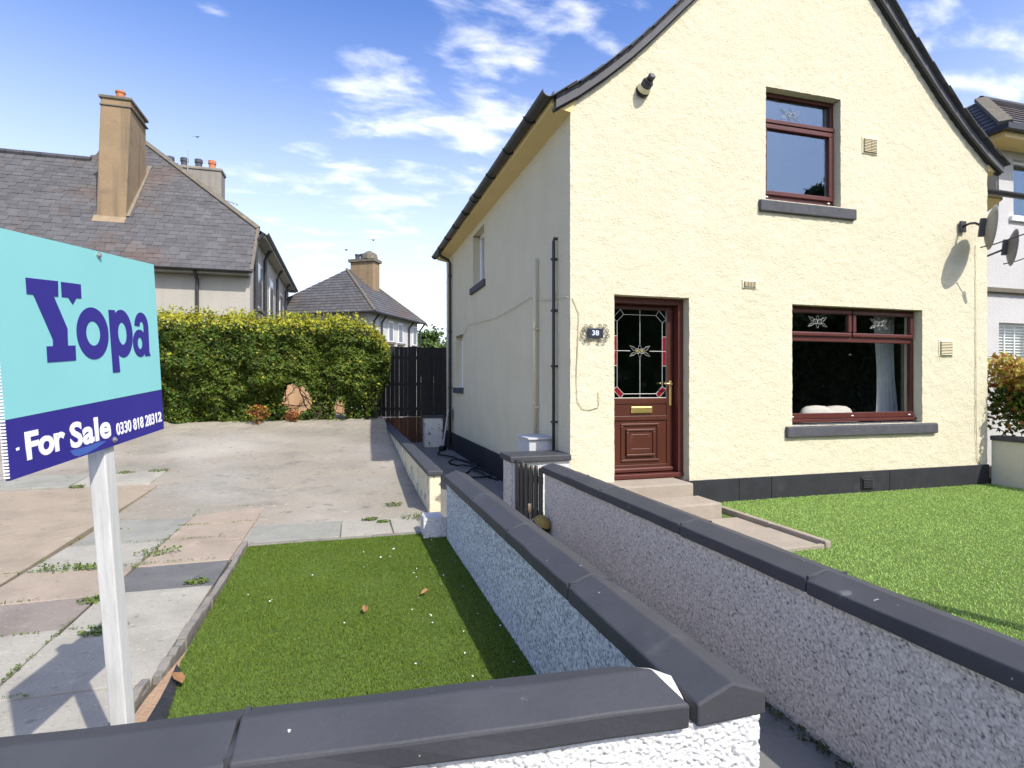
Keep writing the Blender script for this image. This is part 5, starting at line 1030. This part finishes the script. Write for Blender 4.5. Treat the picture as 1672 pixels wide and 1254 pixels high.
BT = thing('shovel', 'black shovel hung upside down on the downpipe', 'shovel', (2.27, 12.9, -1.5)); MB().tube([(2.24, 12.75, -1.5), (2.27, 12.92, -.75)], .02, 7).build('handle', RUBBER, BT); MB().hexa([(2.25, 12.80, -.82), (2.29, 13.0, -.82), (2.31, 13.0, -.82), (2.27, 12.80, -.82), (2.27, 12.78, -.60), (2.31, 13.03, -.56), (2.33, 13.03, -.56), (2.29, 12.78, -.60)]).build('blade', RUBBER, BT, bevel=.006)
TR = thing('bucket', 'olive yellow bucket with black band tipped by the slatted gate', 'bucket', (1.81, 5.2, -1.5)); tax = Vector((.35, -.30, .82)).normalized(); bc = Vector((1.775, 5.24, -1.475))
MB().lathe([(.005, 0), (.062, .005), (.082, .05), (.092, .10), (.088, .155), (.07, .185), (.03, .20)], bc, tax, 18).build('body', OLIVE, TR, smooth=True); MB().lathe([(.094, .108), (.095, .113), (.095, .127), (.091, .132)], bc, tax, 18).build('band', RUBBER, TR)
b = MB(); b.tube([bc+Vector((-.09, 0, .02)), bc+Vector((-.075, -.01, .10)), bc+Vector((-.03, -.01, .16))], .006, 6); b.build('wire_handle', STEEL, TR)
TW_ = thing('trowel', 'garden trowel with pale wooden grip upright by the gate slats', 'trowel', (1.745, 5.33, -1.5)); MB().tube([(1.745, 5.33, -1.275), (1.742, 5.33, -1.235), (1.740, 5.33, -1.19)], [.012, .019, .017], 10).build('grip', PALEW, TW_, smooth=True); MB().tube([(1.75, 5.33, -1.40), (1.745, 5.33, -1.275)], .006, 6).build('shank', STEEL, TW_); MB().prism([(1.72, 5.33, -1.40), (1.78, 5.33, -1.40), (1.775, 5.335, -1.48), (1.75, 5.335, -1.51), (1.725, 5.335, -1.48)], (0, .004, 0)).build('blade', STEEL, TW_)
WEEDS = [(-1.48, 5.27, .17, 'largest weed tuft spreading on the slab joint right of the sign post'), (-2.06, 5.02, .15, 'flat weed mat on the joint left of the sign post'), (-1.86, 4.98, .10, 'small weed beside the flat mat left of the post'),
    (-2.55, 9.15, .15, 'weed tuft at the far joint right of the sign post'), (-2.95, 9.1, .12, 'weed tuft at the far joint just right of the board'), (-1.32, 3.68, .10, 'weed in the joint right of the board shadow'), (-1.54, 4.22, .10, 'weed between the pink and pale slabs left of the post'),
    (-3.25, 8.4, .09, 'low weed under the sign board edge'), (-1.0, 4.42, .08, 'weed growing against the weathered turf kerb'), (.23, 5.95, .08, 'left weed of the row before the driveway edge slabs'), (.52, 6.6, .11, 'pale weed standing alone on the driveway by the cream wall'), (.69, 5.92, .15, 'leafy weed at the end of the cream wall'), (.36, 5.82, .07, 'middle weed of the row before the driveway edge slabs')]
for k, (x, y, r_, lab) in enumerate(WEEDS):
    rg = np.random.default_rng(100+k); n = 120; a = rg.uniform(0, 6.28, n); q = r_*rg.random(n)**.6; z0 = -1.395 if y < 6.1 else float(drive_z(x, y))+.004
    P = arr(x+q*np.cos(a), y+q*np.sin(a)*.55, z0+.006+.035*rg.random(n)*(r_/.15)); d = arr(np.cos(a)*.5, np.sin(a)*.5, np.ones(n)); V, F = leaf_cloud(P, d, .024, 200+k, .7)
    np_obj('weed', V, F, WEED, smooth=False, label=lab, cat='weed', group='weeds in the paving joints')
rg = np.random.default_rng(91); mp_ = []
for k in range(70):
    if rg.random() < .5: x_, y_ = rg.choice([-1.54, -2.28]), rg.uniform(2.2, 8); l_, d_ = rg.uniform(.03, .18), 1
    else: x_, y_ = rg.uniform(-2.4, -.9), rg.choice([7.0, 6.25, 5.0, 4.35, 3.78, 3.03, 5.7]); l_, d_ = rg.uniform(.03, .2), 0
    m_ = int(l_*240)+3; q_ = rg.uniform(-l_, l_, m_); w_ = rg.normal(0, .009, m_); mp_.append(arr(x_+(w_ if d_ else q_), y_+(q_ if d_ else w_), -1.392+.012*rg.random(m_)))
mp_ = np.concatenate(mp_); V, F = leaf_cloud(mp_, np.tile([0, 0, 1.], (len(mp_), 1)), .013, 92, .8); np_obj('joint_moss', V, F, WEED, smooth=False, kind='stuff')
for (x, y, z, s, lab) in ((.11, 3.55, -1.372, .035, 'curled dry leaf lying in the middle of the left lawn'), (.493, 3.73, -1.372, .03, 'dry leaf on the left lawn near the wall shadow'), (-.745, 2.95, -1.365, .05, 'brown leaf at the lawn corner by the black membrane')):
    a = rnd.uniform(0, 3); u = Vector((math.cos(a), math.sin(a), .1))*s; v = Vector((-math.sin(a), math.cos(a), .15))*s*.5; c = Vector((x, y, z))
    MB().add([c-u, c-u*.3+v+zv*.012, c+u*.5+v*.8+zv*.02, c+u*1.1+zv*.006, c+u*.4-v*.9+zv*.016, c-u*.3-v+zv*.01, c+zv*.002], [(0, 1, 6), (1, 2, 6), (2, 3, 6), (3, 4, 6), (4, 5, 6), (5, 0, 6)]).build('fallen_leaf', DRYL, label=lab, cat='leaf', group='leaves on the lawn')
rg = np.random.default_rng(55); n = 46; px_ = np.concatenate([rg.normal(.62, .12, 26), rg.uniform(-.7, .7, 20)]); py_ = rg.uniform(2.3, 5.1, n); px_ = np.clip(px_, -.75, .84)
V, F = leaf_cloud(arr(px_, py_, np.full(n, -1.374)), np.tile([0, 0, 1.], (n, 1)), .016, 66, .3); np_obj('petal_litter', V, F, SIGNW, smooth=False, kind='stuff')
for (c, s, lab) in (((-10.08, 44.6, 17.37), .28, 'small dark winged aerial floating above the rear chimney'), ((0, 41.7, 9.42), .38, 'left winged aerial of the two floating over the distant house'), ((1.82, 41.1, 10.1), .36, 'right higher winged aerial of the two over the distant house')):
    t = thing('winged_aerial', lab, 'winged_aerial', c, 'stray aerials in the sky'); c = Vector(c); f = Vector((.3, .9, 0)).normalized(); sd = Vector((.95, -.3, 0)).normalized()  # stray sky marks taken for aerials, modelled with invented wings
    MB().tube([c-f*s*.6, c-f*s*.3, c, c+f*s*.35, c+f*s*.5], [.01, .05*s*2, .08*s*2, .05*s*2, .01], 7).build('body', AERIALM, t, smooth=True)
    for q in (-1, 1): MB().add([c+f*s*.15, c-f*s*.2, c+sd*q*s*.6-f*s*.1+zv*s*.12, c+sd*q*s*.5+f*s*.15+zv*s*.14, c+sd*q*s*1.0-f*s*.25+zv*s*.02], [(0, 1, 2, 3), (3, 2, 4)]).build('wing', AERIALM, t)
AE = thing('television_aerial', 'thin television aerial tip past the right slope of the slate roof', 'aerial', (-4.7, 26, 6.8)); MB().tube([(-5.1, 26, 7.72), (-4.32, 26, 7.47)], .02, 6).build('boom', STEEL, AE); MB().tube([(-4.75, 26, 6.2), (-4.75, 26, 7.6)], .018, 6).build('mast', STEEL, AE)
for k in range(5): MB().tube([(-5.0+.15*k, 25.8, 7.69-.048*k), (-5.0+.15*k, 26.2, 7.69-.048*k)], .010, 5).build('element', STEEL, AE)
PO = thing('sign_post', 'slim grey post on the pavement casting the thin shadow over the right lawn', 'post', (4.68, .34, -1.5)); MB().tube([(4.68, .25, -1.5), (4.68, .25, 1.75)], .055, 12).build('shaft', STEEL, PO); MB().lathe([(.062, 0), (.062, .03), (.01, .04)], (4.68, .25, 1.75), n=12).build('cap', BLACKP, PO)
